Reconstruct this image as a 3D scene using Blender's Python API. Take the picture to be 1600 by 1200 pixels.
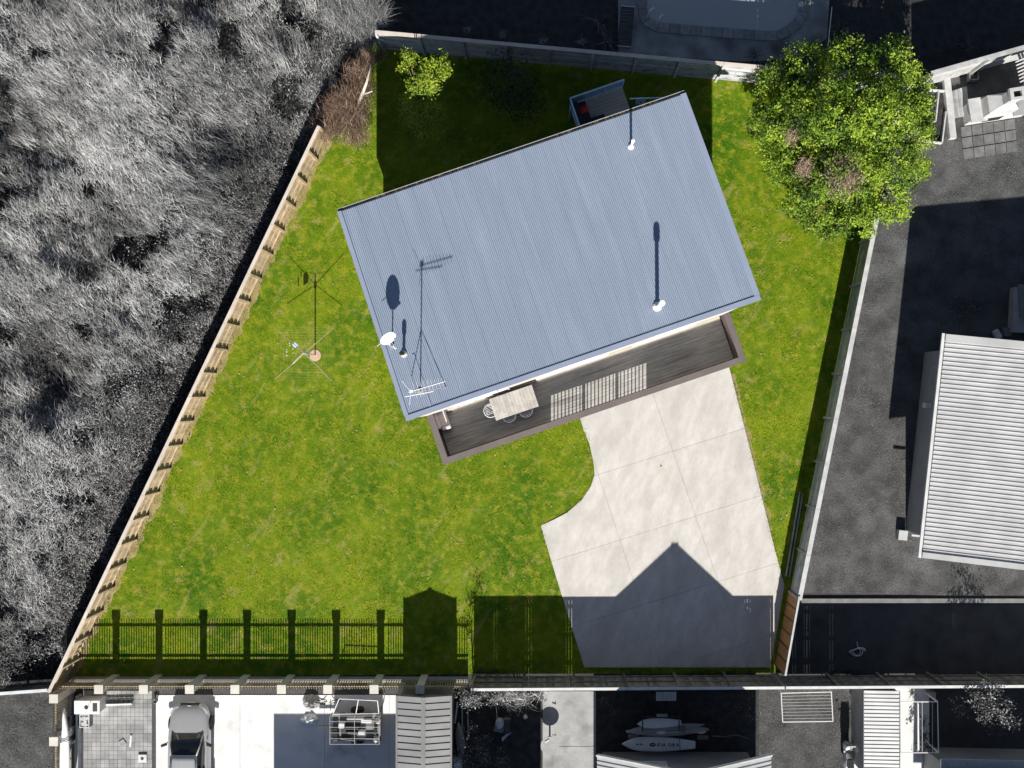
import bpy, bmesh, math, random
import numpy as np
from mathutils import Vector, Matrix, noise as mnoise

random.seed(11); rng = np.random.default_rng(5)
for o in list(bpy.data.objects): bpy.data.objects.remove(o, do_unlink=True)
scene = bpy.context.scene
COL = scene.collection

# ------------------------------------------------------------------ camera
CAMH = 47.0; FPX = 1600.0; NX, NY = 850.0, 620.0      # drone straight down; nadir seen at pixel (NX, NY)
cam = bpy.data.cameras.new("camera"); camo = bpy.data.objects.new("camera", cam); COL.objects.link(camo)
camo.location = (0, 0, CAMH); camo.rotation_euler = (0, 0, 0)
cam.sensor_width = 36.0; cam.lens = 36.0 * FPX / 1600.0
cam.shift_x = -(NX - 800) / 1600.0; cam.shift_y = (NY - 600) / 1600.0
cam.clip_end = 2000; scene.camera = camo
# ------------------------------------------------------------------ world, sun, exposure
SUN_T = 1.6                                            # shadow length / height
SUN_EL = math.atan(1 / SUN_T)
world = bpy.data.worlds.new("World"); scene.world = world; world.use_nodes = True
wn = world.node_tree.nodes; wl = world.node_tree.links
bg = wn['Background']; sky = wn.new('ShaderNodeTexSky'); sky.sky_type = 'NISHITA'; sky.sun_disc = False
sky.sun_elevation = SUN_EL; sky.sun_rotation = math.pi; sky.air_density = 0.8; sky.dust_density = 0.0; sky.ozone_density = 2.0
hsv = wn.new('ShaderNodeHueSaturation'); hsv.inputs['Saturation'].default_value = 0.85; wl.new(sky.outputs[0], hsv.inputs['Color']); wl.new(hsv.outputs[0], bg.inputs[0]); bg.inputs[1].default_value = 0.05
sun = bpy.data.lights.new("sun", 'SUN'); suno = bpy.data.objects.new("sun", sun); COL.objects.link(suno)
sun.energy = 5.0; sun.angle = math.radians(0.5); sun.color = (1.0, 0.96, 0.88)
suno.rotation_euler = (math.pi / 2 - SUN_EL, 0, 0); suno.location = (0, -40, 40)
scene.view_settings.view_transform = 'Standard'; scene.view_settings.look = 'None'
scene.view_settings.exposure = 0.7; scene.view_settings.gamma = 1.0; scene.view_settings.use_curve_mapping = False
scene.render.engine = 'CYCLES'

# ------------------------------------------------------------------ helpers
def P(px, py, z=0.0):
    k = (CAMH - z) / FPX
    return Vector(((px - NX) * k, (NY - py) * k, z))
def XY(px, py, z=0.0):
    p = P(px, py, z); return (p.x, p.y)

class Frame:
    def __init__(s, o, ang=0.0):
        s.o = Vector((o[0], o[1], o[2] if len(o) > 2 else 0)); s.a = ang
        s.u = Vector((math.cos(ang), math.sin(ang), 0)); s.v = Vector((-math.sin(ang), math.cos(ang), 0))
    def __call__(s, u, v, z=0.0): return s.o + s.u * u + s.v * v + Vector((0, 0, z))
WORLD = Frame((0, 0, 0))

def woff(parent):
    v = Vector((0, 0, 0))
    while parent: v += parent.location; parent = parent.parent
    return v

def tag(o, label=None, cat=None, group=None, kind=None):
    if label: o['label'] = label
    if cat: o['category'] = cat
    if group: o['group'] = group
    if kind: o['kind'] = kind
    return o
def thing(name, label, cat, base, rz=0.0, group=None):
    o = bpy.data.objects.new(name, None); COL.objects.link(o); o.empty_display_size = 0.2
    o.location = Vector(base); o.rotation_euler = (0, 0, rz)
    return tag(o, label, cat, group)

class MB:
    def __init__(s): s.v = []; s.f = []
    def add(s, vs, fs):
        n = len(s.v); s.v += [tuple(p) for p in vs]; s.f += [tuple(i + n for i in f) for f in fs]; return s
    def box(s, u0, u1, v0, v1, z0, z1, F=WORLD):
        c = [F(u, v, z) for z in (z0, z1) for (u, v) in ((u0, v0), (u1, v0), (u1, v1), (u0, v1))]
        return s.add(c, [(3, 2, 1, 0), (4, 5, 6, 7), (0, 1, 5, 4), (1, 2, 6, 5), (2, 3, 7, 6), (3, 0, 4, 7)])
    def cbox(s, c, sx, sy, sz, F=WORLD):
        return s.box(c[0] - sx / 2, c[0] + sx / 2, c[1] - sy / 2, c[1] + sy / 2, c[2] - sz / 2, c[2] + sz / 2, F)
    def prism(s, pts, z0, z1):
        a = sum(pts[i - 1][0] * pts[i][1] - pts[i][0] * pts[i - 1][1] for i in range(len(pts)))
        if a < 0: pts = pts[::-1]
        n = len(pts); vs = [(p[0], p[1], z0) for p in pts] + [(p[0], p[1], z1) for p in pts]
        return s.add(vs, [tuple(range(n))[::-1], tuple(range(n, 2 * n))] + [(i, (i + 1) % n, n + (i + 1) % n, n + i) for i in range(n)])
    def beam(s, p, q, w, h):
        p = Vector(p); q = Vector(q); d = (q - p).normalized()
        up = Vector((0, 0, 1)) if abs(d.z) < 0.9 else Vector((0, 1, 0))
        sd = d.cross(up).normalized() * (w / 2); u2 = sd.cross(d).normalized() * (h / 2)
        vs = [p - sd - u2, p + sd - u2, p + sd + u2, p - sd + u2, q - sd - u2, q + sd - u2, q + sd + u2, q - sd + u2]
        return s.add(vs, [(0, 1, 2, 3), (7, 6, 5, 4), (0, 4, 5, 1), (1, 5, 6, 2), (2, 6, 7, 3), (3, 7, 4, 0)])
    def tube(s, pts, r, seg=8, close=False):
        pts = [Vector(p) for p in pts]; n = len(pts); rr = r if isinstance(r, (list, tuple)) else [r] * n
        rings = []
        for i, p in enumerate(pts):
            if close: d = pts[(i + 1) % n] - pts[i - 1]
            else: d = pts[min(i + 1, n - 1)] - pts[max(i - 1, 0)]
            d = d.normalized(); up = Vector((0, 0, 1)) if abs(d.z) < 0.9 else Vector((0, 1, 0))
            a = d.cross(up).normalized(); b = a.cross(d).normalized()
            rings.append([p + (a * math.cos(t) + b * math.sin(t)) * rr[i] for t in [2 * math.pi * k / seg for k in range(seg)]])
        vs = [p for R in rings for p in R]; fs = []
        for i in range(n if close else n - 1):
            j = (i + 1) % n
            for k in range(seg):
                l = (k + 1) % seg; fs.append((i * seg + k, i * seg + l, j * seg + l, j * seg + k))
        if not close: fs += [tuple(range(seg)), tuple(range((n - 1) * seg, n * seg))[::-1]]
        return s.add(vs, fs)
    def lathe(s, c, prof, seg=20, M=None):
        c = Vector(c); vs = []; n = len(prof)
        for r, z in prof:
            for k in range(seg):
                t = 2 * math.pi * k / seg; p = Vector((r * math.cos(t), r * math.sin(t), z))
                vs.append(c + (M @ p if M else p))
        fs = [(i * seg + k, i * seg + (k + 1) % seg, (i + 1) * seg + (k + 1) % seg, (i + 1) * seg + k) for i in range(n - 1) for k in range(seg)]
        fs += [tuple(range(seg))[::-1], tuple(range((n - 1) * seg, n * seg))]
        return s.add(vs, fs)
    def loft(s, rings, caps=True):
        m = len(rings[0]); vs = [p for R in rings for p in R]; fs = []
        for i in range(len(rings) - 1):
            for k in range(m):
                l = (k + 1) % m; fs.append((i * m + k, i * m + l, (i + 1) * m + l, (i + 1) * m + k))
        if caps: fs += [tuple(range(m))[::-1], tuple(range((len(rings) - 1) * m, len(rings) * m))]
        return s.add(vs, fs)
    def mesh(s, name, mat=None, smooth=False, off=None):
        me = bpy.data.meshes.new(name)
        vs = s.v if off is None else [(p[0] - off.x, p[1] - off.y, p[2] - off.z) for p in s.v]
        me.from_pydata(vs, [], s.f); me.update()
        if mat: me.materials.append(mat)
        if smooth:
            me.polygons.foreach_set('use_smooth', [True] * len(me.polygons))
        return me
    def build(s, name, mat, parent=None, smooth=False, local=False, fix=True):
        me = s.mesh(name, mat, smooth, None if (local or parent is None) else woff(parent))
        if fix:
            bm = bmesh.new(); bm.from_mesh(me); bmesh.ops.recalc_face_normals(bm, faces=bm.faces); bm.to_mesh(me); bm.free()
        o = bpy.data.objects.new(name, me); COL.objects.link(o)
        if parent: o.parent = parent
        return o
def inst(name, me, parent, loc, rz=0.0, sc=(1, 1, 1)):
    o = bpy.data.objects.new(name, me); COL.objects.link(o); o.parent = parent
    o.location = Vector(loc) - woff(parent); o.rotation_euler = (0, 0, rz); o.scale = sc
    return o
def bevel(o, w=0.01, seg=2):
    m = o.modifiers.new('bevel', 'BEVEL'); m.width = w; m.segments = seg; m.limit_method = 'ANGLE'; return o

# ---- numpy meshes for leaves and grass
def np_mesh(name, verts, faces_flat, per, mat, tint=None, parent=None):
    me = bpy.data.meshes.new(name); nv = len(verts); nf = len(faces_flat) // per
    if parent is not None: verts = verts - np.array(woff(parent))
    me.vertices.add(nv); me.vertices.foreach_set('co', np.ascontiguousarray(verts, dtype=np.float32).ravel())
    me.loops.add(nf * per); me.loops.foreach_set('vertex_index', faces_flat.astype(np.int32))
    me.polygons.add(nf); me.polygons.foreach_set('loop_start', np.arange(0, nf * per, per, dtype=np.int32))
    try: me.polygons.foreach_set('loop_total', np.full(nf, per, dtype=np.int32))
    except Exception: pass
    if tint is not None:
        a = me.attributes.new('tint', 'FLOAT', 'POINT'); a.data.foreach_set('value', tint.astype(np.float32))
    me.update(); me.validate()
    me.materials.append(mat)
    o = bpy.data.objects.new(name, me); COL.objects.link(o)
    if parent is not None: o.parent = parent
    return o
def unit(a): return a / np.maximum(np.linalg.norm(a, axis=-1, keepdims=True), 1e-9)
def leaves(name, pos, nrm, size, tint, mat, parent=None, aspect=0.5):
    n = len(pos); t = unit(np.cross(nrm, rng.normal(size=(n, 3)))); b = unit(np.cross(nrm, t)); s = size[:, None]
    v = np.stack([pos - t * s * .5, pos + b * s * aspect * .5 - nrm * s * .08, pos + t * s * .5, pos - b * s * aspect * .5 - nrm * s * .08], 1).reshape(-1, 3)
    return np_mesh(name, v, np.arange(4 * n), 4, mat, np.repeat(tint, 4), parent)
def blades(name, base, lean, length, width, tint, mat, seg=2, droop=0.5, parent=None):
    """base (n,3); lean (n,3) horizontal unit * amount; bends over as it rises"""
    n = len(base); up = np.array([0, 0, 1.0]); side = unit(np.cross(lean + rng.normal(size=(n, 3)) * .05 + 1e-6, up))
    vs = []
    for k in range(seg + 1):
        f = k / seg; p = base + (up * (f * (1 - droop * f * np.linalg.norm(lean, axis=1, keepdims=True))) + lean * f * (0.45 + .55 * f)) * length[:, None]
        w = (width * (1 - f * .92))[:, None] * .5
        vs += [p - side * w, p + side * w]
    m = 2 * (seg + 1); v = np.stack(vs, 1).reshape(-1, 3); i0 = np.arange(n)[:, None] * m
    q = np.concatenate([np.array([[2 * k, 2 * k + 1, 2 * k + 3, 2 * k + 2]]) for k in range(seg)], 0).ravel()[None]
    return np_mesh(name, v, (i0 + q).ravel(), 4, mat, np.repeat(tint, m), parent)
def inpoly(x, y, poly):
    c = np.zeros(len(x), bool); n = len(poly)
    for i in range(n):
        x1, y1 = poly[i - 1]; x2, y2 = poly[i]
        c ^= ((y1 > y) != (y2 > y)) & (x < (x2 - x1) * (y - y1) / (y2 - y1 + 1e-12) + x1)
    return c
def sample(poly, n, holes=()):
    a = np.array(poly); x = rng.uniform(a[:, 0].min(), a[:, 0].max(), n * 3); y = rng.uniform(a[:, 1].min(), a[:, 1].max(), n * 3)
    k = inpoly(x, y, poly)
    for h in holes: k &= ~inpoly(x, y, h)
    return x[k][:n], y[k][:n]
_G = rng.uniform(0, 1, (256, 256))
def vnoise(x, y, s):
    x = x * s + 77.3; y = y * s + 31.7; xi = np.floor(x).astype(int); yi = np.floor(y).astype(int); fx = x - xi; fy = y - yi
    fx = fx * fx * (3 - 2 * fx); fy = fy * fy * (3 - 2 * fy); g = lambda i, j: _G[i % 256, j % 256]
    return (g(xi, yi) * (1 - fx) + g(xi + 1, yi) * fx) * (1 - fy) + (g(xi, yi + 1) * (1 - fx) + g(xi + 1, yi + 1) * fx) * fy
def fbm(x, y, s): return (vnoise(x, y, s) + .5 * vnoise(x, y, s * 2.1) + .25 * vnoise(x, y, s * 4.3)) / 1.75

# ------------------------------------------------------------------ materials
def lin(*c):
    f = lambda v: (v / 255 / 12.92) if v / 255 <= .04045 else ((v / 255 + .055) / 1.055) ** 2.4
    if len(c) == 1: c = c * 3
    return tuple(f(v) for v in c)
def col4(c): return (c[0], c[1], c[2], 1.0)
def gray(v): return (v, v, v)
def M(name, c1, c2=None, scale=3.0, lo=.35, hi=.65, rough=.75, metal=0.0, spec=.35, bump=0.0, bscale=40.0, rand=0.0, fine=0.0, fscale=60.0, stretch=None, c3=None, s3=.6, lo3=.55, hi3=.7, coat=0.0):
    m = bpy.data.materials.new(name); m.use_nodes = True; nt = m.node_tree; N = nt.nodes; L = nt.links
    b = N['Principled BSDF']; b.inputs['Roughness'].default_value = rough; b.inputs['Metallic'].default_value = metal
    b.inputs['Specular IOR Level'].default_value = spec; b.inputs['Coat Weight'].default_value = coat
    geo = N.new('ShaderNodeNewGeometry'); vec = geo.outputs['Position']
    if stretch:
        if len(stretch) > 3:
            mr_ = N.new('ShaderNodeMapping'); mr_.inputs['Rotation'].default_value = (0, 0, stretch[3]); L.new(vec, mr_.inputs[0]); vec = mr_.outputs[0]
        mp = N.new('ShaderNodeMapping'); mp.inputs['Scale'].default_value = stretch[:3]
        L.new(vec, mp.inputs[0]); vec = mp.outputs[0]
    def nz(s, d=6):
        n = N.new('ShaderNodeTexNoise'); n.inputs['Scale'].default_value = s; n.inputs['Detail'].default_value = d; L.new(vec, n.inputs['Vector']); return n.outputs[0]
    def rng_(o, a, bb):
        r = N.new('ShaderNodeMapRange'); r.inputs[1].default_value = a; r.inputs[2].default_value = bb; L.new(o, r.inputs[0]); return r.outputs[0]
    def mix(f, a, bb):
        x = N.new('ShaderNodeMix'); x.data_type = 'RGBA'
        L.new(f, x.inputs[0])
        for s_, val in ((6, a), (7, bb)):
            if isinstance(val, tuple): x.inputs[s_].default_value = col4(val)
            else: L.new(val, x.inputs[s_])
        return x.outputs[2]
    c = c1
    if c2: c = mix(rng_(nz(scale), lo, hi), c1, c2)
    if c3: c = mix(rng_(nz(s3, 4), lo3, hi3), c, c3)
    if fine or rand:
        hs = N.new('ShaderNodeHueSaturation')
        if isinstance(c, tuple): hs.inputs['Color'].default_value = col4(c)
        else: L.new(c, hs.inputs['Color'])
        val = None
        if fine: val = rng_(nz(fscale, 3), 0.2, 0.8); r = N.new('ShaderNodeMapRange'); r.inputs[3].default_value = 1 - fine; r.inputs[4].default_value = 1 + fine; L.new(val, r.inputs[0]); val = r.outputs[0]
        if rand:
            oi = N.new('ShaderNodeObjectInfo'); r = N.new('ShaderNodeMapRange'); r.inputs[3].default_value = 1 - rand; r.inputs[4].default_value = 1 + rand; L.new(oi.outputs['Random'], r.inputs[0])
            if val is None: val = r.outputs[0]
            else:
                mu = N.new('ShaderNodeMath'); mu.operation = 'MULTIPLY'; L.new(val, mu.inputs[0]); L.new(r.outputs[0], mu.inputs[1]); val = mu.outputs[0]
        L.new(val, hs.inputs['Value']); c = hs.outputs[0]
    if isinstance(c, tuple): b.inputs['Base Color'].default_value = col4(c)
    else: L.new(c, b.inputs['Base Color'])
    if bump:
        bn = N.new('ShaderNodeBump'); bn.inputs['Strength'].default_value = bump; bn.inputs['Distance'].default_value = .03
        L.new(nz(bscale, 4), bn.inputs['Height']); L.new(bn.outputs[0], b.inputs['Normal'])
    return m
def leafmat(name, stops, rough=.55, transl=.25, noise=None):
    m = bpy.data.materials.new(name); m.use_nodes = True; nt = m.node_tree; N = nt.nodes; L = nt.links
    b = N['Principled BSDF']; b.inputs['Roughness'].default_value = rough; b.inputs['Specular IOR Level'].default_value = .3
    at = N.new('ShaderNodeAttribute'); at.attribute_name = 'tint'; fac = at.outputs['Fac']
    rp = N.new('ShaderNodeValToRGB'); e = rp.color_ramp.elements
    while len(e) < len(stops): e.new(.5)
    for el, (p, c) in zip(e, stops): el.position = p; el.color = col4(c)
    L.new(fac, rp.inputs[0]); c = rp.outputs[0]
    L.new(c, b.inputs['Base Color'])
    if transl:
        t = N.new('ShaderNodeBsdfTranslucent'); L.new(c, t.inputs[0]); mx = N.new('ShaderNodeMixShader'); mx.inputs[0].default_value = transl
        L.new(b.outputs[0], mx.inputs[1]); L.new(t.outputs[0], mx.inputs[2]); L.new(mx.outputs[0], N['Material Output'].inputs[0])
    return m
def glassmat(name, c, rough=.08):
    m = M(name, c, rough=rough, spec=.8); return m

MAT = dict(
    ground=M('ground_soil', gray(.035), gray(.06), scale=2, fine=.3, bump=.4),
    field=M('field_soil', gray(.018), gray(.035), scale=1.5, fine=.4),
    asphalt=M('asphalt_grey', gray(.045), gray(.07), scale=1.2, fine=.35, fscale=30, bump=.3),
    greylawn=M('grey_lawn', gray(.045), gray(.10), scale=1.1, fine=.5, fscale=18, bump=.6, c3=gray(.15), s3=.5, lo3=.55, hi3=.8),
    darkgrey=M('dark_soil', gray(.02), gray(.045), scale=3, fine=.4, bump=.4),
    drive=M('driveway_concrete', (.50, .475, .445), (.60, .575, .545), scale=2.6, lo=.3, hi=.7, fine=.07, fscale=11, bump=.12, bscale=60, stretch=(1.0, .45, 1, .33), c3=(.44, .415, .385), s3=.9, lo3=.48, hi3=.76, rand=.03, rough=.85),
    gconc=M('grey_concrete', gray(.64), gray(.74), scale=1.0, fine=.08, fscale=22, c3=gray(.40), s3=.7, lo3=.58, hi3=.75, bump=.1),
    gconc2=M('worn_concrete', gray(.30), gray(.40), scale=1.4, fine=.1, fscale=22, c3=gray(.20), s3=.8, lo3=.55, hi3=.72, bump=.12),
    paver=M('grey_paver', gray(.26), gray(.36), scale=2, fine=.12, rand=.18, c3=gray(.14), s3=.7, lo3=.55, hi3=.7),
    grout=M('dark_joint', gray(.05), gray(.08), scale=8),
    roof=M('roof_iron', (.275, .325, .42), (.30, .35, .445), scale=.8, rough=.42, spec=.4, fine=.05, fscale=9, metal=.1, stretch=(3, .35, 1, -.33), c3=(.33, .38, .475), s3=.7, lo3=.5, hi3=.75),
    flash=M('roof_flashing', (.27, .315, .425), (.30, .345, .455), scale=1.0, rough=.45, spec=.4, fine=.03),
    gutter=M('dark_gutter', (.03, .032, .04), (.08, .07, .06), scale=5, rough=.6),
    cream=M('cream_wall', (.50, .455, .39), (.56, .51, .44), scale=1.5, fine=.04),
    base=M('grey_block_wall', (.30, .29, .28), (.36, .35, .34), scale=2, fine=.08),
    parapet=M('brown_parapet', (.125, .105, .10), (.15, .125, .12), scale=1.5, fine=.05, rough=.7),
    deck=M('deck_boards', (.31, .30, .285), (.46, .445, .425), scale=3, fine=.2, fscale=12, stretch=(.35, 5, 1, -.33), c3=(.20, .19, .18), s3=.8),
    black=M('black_plastic', gray(.012), gray(.02), scale=5, rough=.5),
    white=M('white_paint', gray(.72), gray(.8), scale=2, rough=.5, fine=.04),
    offwhite=M('off_white', gray(.55), gray(.66), scale=2.5, rough=.6, fine=.06),
    galv=M('galvanised_metal', gray(.45), gray(.55), scale=4, rough=.4, metal=.4),
    midgrey=M('mid_grey', gray(.16), gray(.22), scale=3, fine=.1),
    darkp=M('dark_grey_paint', gray(.04), gray(.07), scale=3, fine=.1, rough=.5),
    fence_tan=M('tan_fence_timber', (.40, .30, .19), (.52, .41, .28), scale=3, fine=.14, fscale=30, rand=.18, rough=.85, c3=(.30, .22, .15), s3=1.6),
    cap_pale=M('pale_fence_cap', (.55, .48, .42), (.64, .57, .51), scale=2, fine=.1, rand=.06),
    fence_grey=M('weathered_fence_timber', (.34, .35, .37), (.46, .47, .49), scale=3, fine=.22, fscale=20, rand=.22, rough=.85, c3=(.22, .22, .23), s3=2),
    fence_dark=M('dark_weathered_palings', (.13, .125, .11), (.24, .23, .20), scale=4, fine=.25, fscale=22, rand=.4, rough=.9),
    cap_grey=M('grey_fence_cap', gray(.42), gray(.55), scale=3, fine=.15),
    brown=M('orange_brown_timber', (.42, .20, .07), (.55, .28, .11), scale=3, fine=.18, rand=.15, stretch=(1, 1, 3)),
    picket=M('picket_timber', (.34, .27, .18), (.44, .36, .25), scale=5, fine=.1, rand=.3),
    pier=M('pale_render_pier', (.58, .54, .47), (.66, .62, .55), scale=3, fine=.06, rand=.05),
    earth=M('bare_earth', (.25, .19, .08), (.36, .29, .14), scale=2.5, fine=.3, fscale=20, bump=.5),
    tabletop=M('weathered_table', (.38, .355, .33), (.48, .455, .43), scale=4, fine=.15, fscale=30, rand=.1),
    bluewhite=M('blue_white_rail', (.45, .60, .80), (.55, .70, .88), scale=3, rough=.35),
    skypane=M('painted_sky_panel', (.16, .34, .60), (.28, .48, .76), scale=2.5, rough=.2, spec=.6),  # blue of the reflected sky set as the clear panel's base colour
    reardeck=M('beige_deck_floor', (.42, .38, .31), (.54, .49, .41), scale=3, fine=.12),
    red=M('red_cloth', (.45, .02, .02), (.55, .04, .03), scale=5),
    cushion=M('pale_pink_cushion', (.62, .55, .55), (.70, .62, .62), scale=5, fine=.06),
    terracotta=M('terracotta', (.5, .33, .25), (.56, .4, .31), scale=4),
    carpaint=M('silver_car_paint', gray(.42), gray(.44), scale=6, rough=.3, metal=.15, spec=.5, coat=.6),
    carglass=glassmat('car_glass', gray(.02), .05),
    tyre=M('tyre_rubber', gray(.015), gray(.025), scale=20, rough=.85),
    whitemetal=M('white_roof_metal', gray(.42), gray(.50), scale=1.2, rough=.45, spec=.4, fine=.04),
    greymetal=M('grey_roof_metal', gray(.19), gray(.23), scale=1.2, rough=.5, fine=.04),
    rwall=M('grey_house_wall', gray(.26), gray(.30), scale=1.2, fine=.04),
    plaster=M('white_plaster', gray(.40), gray(.52), scale=2, fine=.08, c3=gray(.4), s3=1.2),
    tile=M('grey_tile', gray(.11), gray(.17), scale=3, fine=.15, rand=.15),
    coping=M('pool_coping', gray(.20), gray(.28), scale=4, fine=.15, rand=.15),
    poolconc=M('pool_surround', gray(.22), gray(.34), scale=1.0, fine=.15, c3=gray(.10), s3=.6, lo3=.5, hi3=.7),
    water=M('pool_water', gray(.40), gray(.43), scale=.5, rough=.12, spec=.5, bump=.03, bscale=3),
    plank=M('grey_planks', gray(.30), gray(.42), scale=4, fine=.2, rand=.3),
    bark=M('bark', (.10, .07, .045), (.16, .12, .08), scale=8, bump=.4),
    gbark=M('grey_bark', gray(.07), gray(.12), scale=8, bump=.4),
)
G = lambda v: (v, v, v)
LM = dict(
    green=leafmat('tree_leaves', [(0, (.010, .025, .005)), (.3, (.045, .09, .010)), (.6, (.14, .25, .02)), (1, (.36, .48, .05))]),
    lime=leafmat('lime_leaves', [(0, (.03, .07, .01)), (.5, (.16, .26, .02)), (1, (.38, .44, .04))]),
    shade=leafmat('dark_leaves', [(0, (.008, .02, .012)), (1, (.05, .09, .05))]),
    grey=leafmat('grey_leaves', [(0, G(.02)), (.5, G(.12)), (1, G(.42))], transl=.1),
    field=leafmat('field_blades', [(0, G(.02)), (.35, G(.10)), (.7, G(.29)), (1, G(.62))], rough=.7, transl=.1),
    twig=leafmat('brown_twigs', [(0, (.06, .035, .022)), (.5, (.20, .125, .085)), (1, (.46, .34, .26))], rough=.8, transl=0),
)
def lawnmat():
    m = bpy.data.materials.new('lawn_grass'); m.use_nodes = True; nt = m.node_tree; N = nt.nodes; L = nt.links
    b = N['Principled BSDF']; b.inputs['Roughness'].default_value = .75; b.inputs['Specular IOR Level'].default_value = .15
    geo = N.new('ShaderNodeNewGeometry')
    def nz(s, d, w=0):
        n = N.new('ShaderNodeTexNoise'); n.inputs['Scale'].default_value = s; n.inputs['Detail'].default_value = d; n.inputs['Roughness'].default_value = .6
        mp = N.new('ShaderNodeMapping'); mp.inputs['Location'].default_value = (w, w * .7, 0); mp.inputs['Scale'].default_value = (1, 1, 0); L.new(geo.outputs['Position'], mp.inputs[0]); L.new(mp.outputs[0], n.inputs['Vector']); return n.outputs[0]
    def mr(o, a, bb):
        r = N.new('ShaderNodeMapRange'); r.inputs[1].default_value = a; r.inputs[2].default_value = bb; L.new(o, r.inputs[0]); return r.outputs[0]
    def mix(f, a, bb):
        x = N.new('ShaderNodeMix'); x.data_type = 'RGBA'; L.new(f, x.inputs[0])
        for s_, val in ((6, a), (7, bb)):
            if isinstance(val, tuple): x.inputs[s_].default_value = col4(val)
            else: L.new(val, x.inputs[s_])
        return x.outputs[2]
    c = mix(mr(nz(.30, 5), .36, .64), (.07, .17, .004), (.22, .295, .008))
    c = mix(mr(nz(2.6, 6, 9), .47, .66), c, (.29, .315, .022))
    c = mix(mr(nz(1.3, 7, 31), .58, .76), c, (.40, .345, .11))
    c = mix(mr(nz(1.7, 6, 57), .56, .74), c, (.10, .20, .003))
    c = mix(mr(nz(7, 4, 83), .62, .82), c, (.10, .19, .004))
    sv = N.new('ShaderNodeMapping'); sv.inputs['Rotation'].default_value = (0, 0, -1.0); L.new(geo.outputs['Position'], sv.inputs[0]); s2 = N.new('ShaderNodeMapping'); s2.inputs['Scale'].default_value = (.28, 1.6, 0); L.new(sv.outputs[0], s2.inputs[0])
    sn = N.new('ShaderNodeTexNoise'); sn.inputs['Scale'].default_value = 1.1; sn.inputs['Detail'].default_value = 5; L.new(s2.outputs[0], sn.inputs['Vector']); c = mix(mr(sn.outputs[0], .60, .82), c, (.40, .36, .11))
    at = N.new('ShaderNodeAttribute'); at.attribute_name = 'tint'
    hs = N.new('ShaderNodeHueSaturation'); L.new(c, hs.inputs['Color'])
    r = N.new('ShaderNodeMapRange'); r.inputs[3].default_value = .78; r.inputs[4].default_value = 1.5; L.new(at.outputs['Fac'], r.inputs[0]); L.new(r.outputs[0], hs.inputs['Value'])
    L.new(hs.outputs[0], b.inputs['Base Color'])
    return m
MAT['lawn'] = lawnmat()

# ================================================================== SETTING: ground sheets
def sheet(name, pts, z, mat, kind='structure', parent=None):
    m = MB(); n = len(pts); a = sum(pts[i - 1][0] * pts[i][1] - pts[i][0] * pts[i - 1][1] for i in range(n))
    if a < 0: pts = pts[::-1]
    m.add([(p[0], p[1], z) for p in pts], [tuple(range(n))])
    o = m.build(name, mat, parent, fix=False)
    if kind and not parent: o['kind'] = kind
    return o
def px(*pts): return [XY(a, b) for a, b in pts]

FL0 = P(75, 1082, 1.8); FL1 = P(572, 40, 1.8)             # left fence line (top edge pixels, 1.8 m)
FT0 = P(586, 49, 2.3); FT1 = P(1200, 105, 2.3)             # back fence
FR0 = P(1250, 938, 1.8); FR1 = P(1408, 158, 1.8)           # right fence
FB0 = P(735, 1078.5, 2.25); FB1 = P(1640, 1073, 2.25)      # paling fence at the bottom
PK0 = P(88, 1076, 1.7); PK1 = P(727, 1076, 1.7)            # picket fence at the bottom left
TR0 = P(1455, 114, 2.4); TR1 = P(1640, 62, 2.4)            # fence at the top right
FBm = P(1226, 1075.6, 2.25); FBn = P(1228, 1075.5, 2.05); FBr = P(1640, 1073, 2.05)
xy = lambda p: (p.x, p.y)

sheet('ground', [(-160, -160), (160, -160), (160, 160), (-160, 160)], -.03, MAT['ground'])
FIELD = [(-45, 30), (-8, 30), xy(FL1), xy(FL0), (-45, FL0.y - .6)]
sheet('field', FIELD, -.02, MAT['field'])
LOT = [xy(FL0), xy(FL1), xy(FT0), xy(FT1), XY(1420, 112), xy(FR1), xy(FR0), XY(1213, 1052), (FB0.x, FB0.y + .1), (PK0.x, PK0.y)]
lawn = sheet('lawn', LOT, -.008, MAT['lawn'])
RYARD = [xy(FR0), xy(FR1), XY(1440, 118), xy(TR0), xy(TR1), (30, 16), (30, P(1600, 938).y), ]
sheet('neighbour_lawn', RYARD, -.012, MAT['greylawn'])
sheet('shared_path', [XY(1236, 938), (30, P(1600, 938).y - .0), (30, FB1.y), (P(1230, 1050).x, FB0.y)], -.004, MAT['asphalt'])
o = MB().box(P(1252, 938).x, 30, P(0, 940).y - .05, P(0, 935).y, -.02, .07).build('kerb', MAT['midgrey']); o['kind'] = 'structure'
sheet('pool_yard', [(-8, 30), xy(FL1), xy(FT0), xy(FT1), XY(1440, 116), xy(TR0), xy(TR1), (30, 30)], -.016, MAT['darkgrey'])

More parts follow.
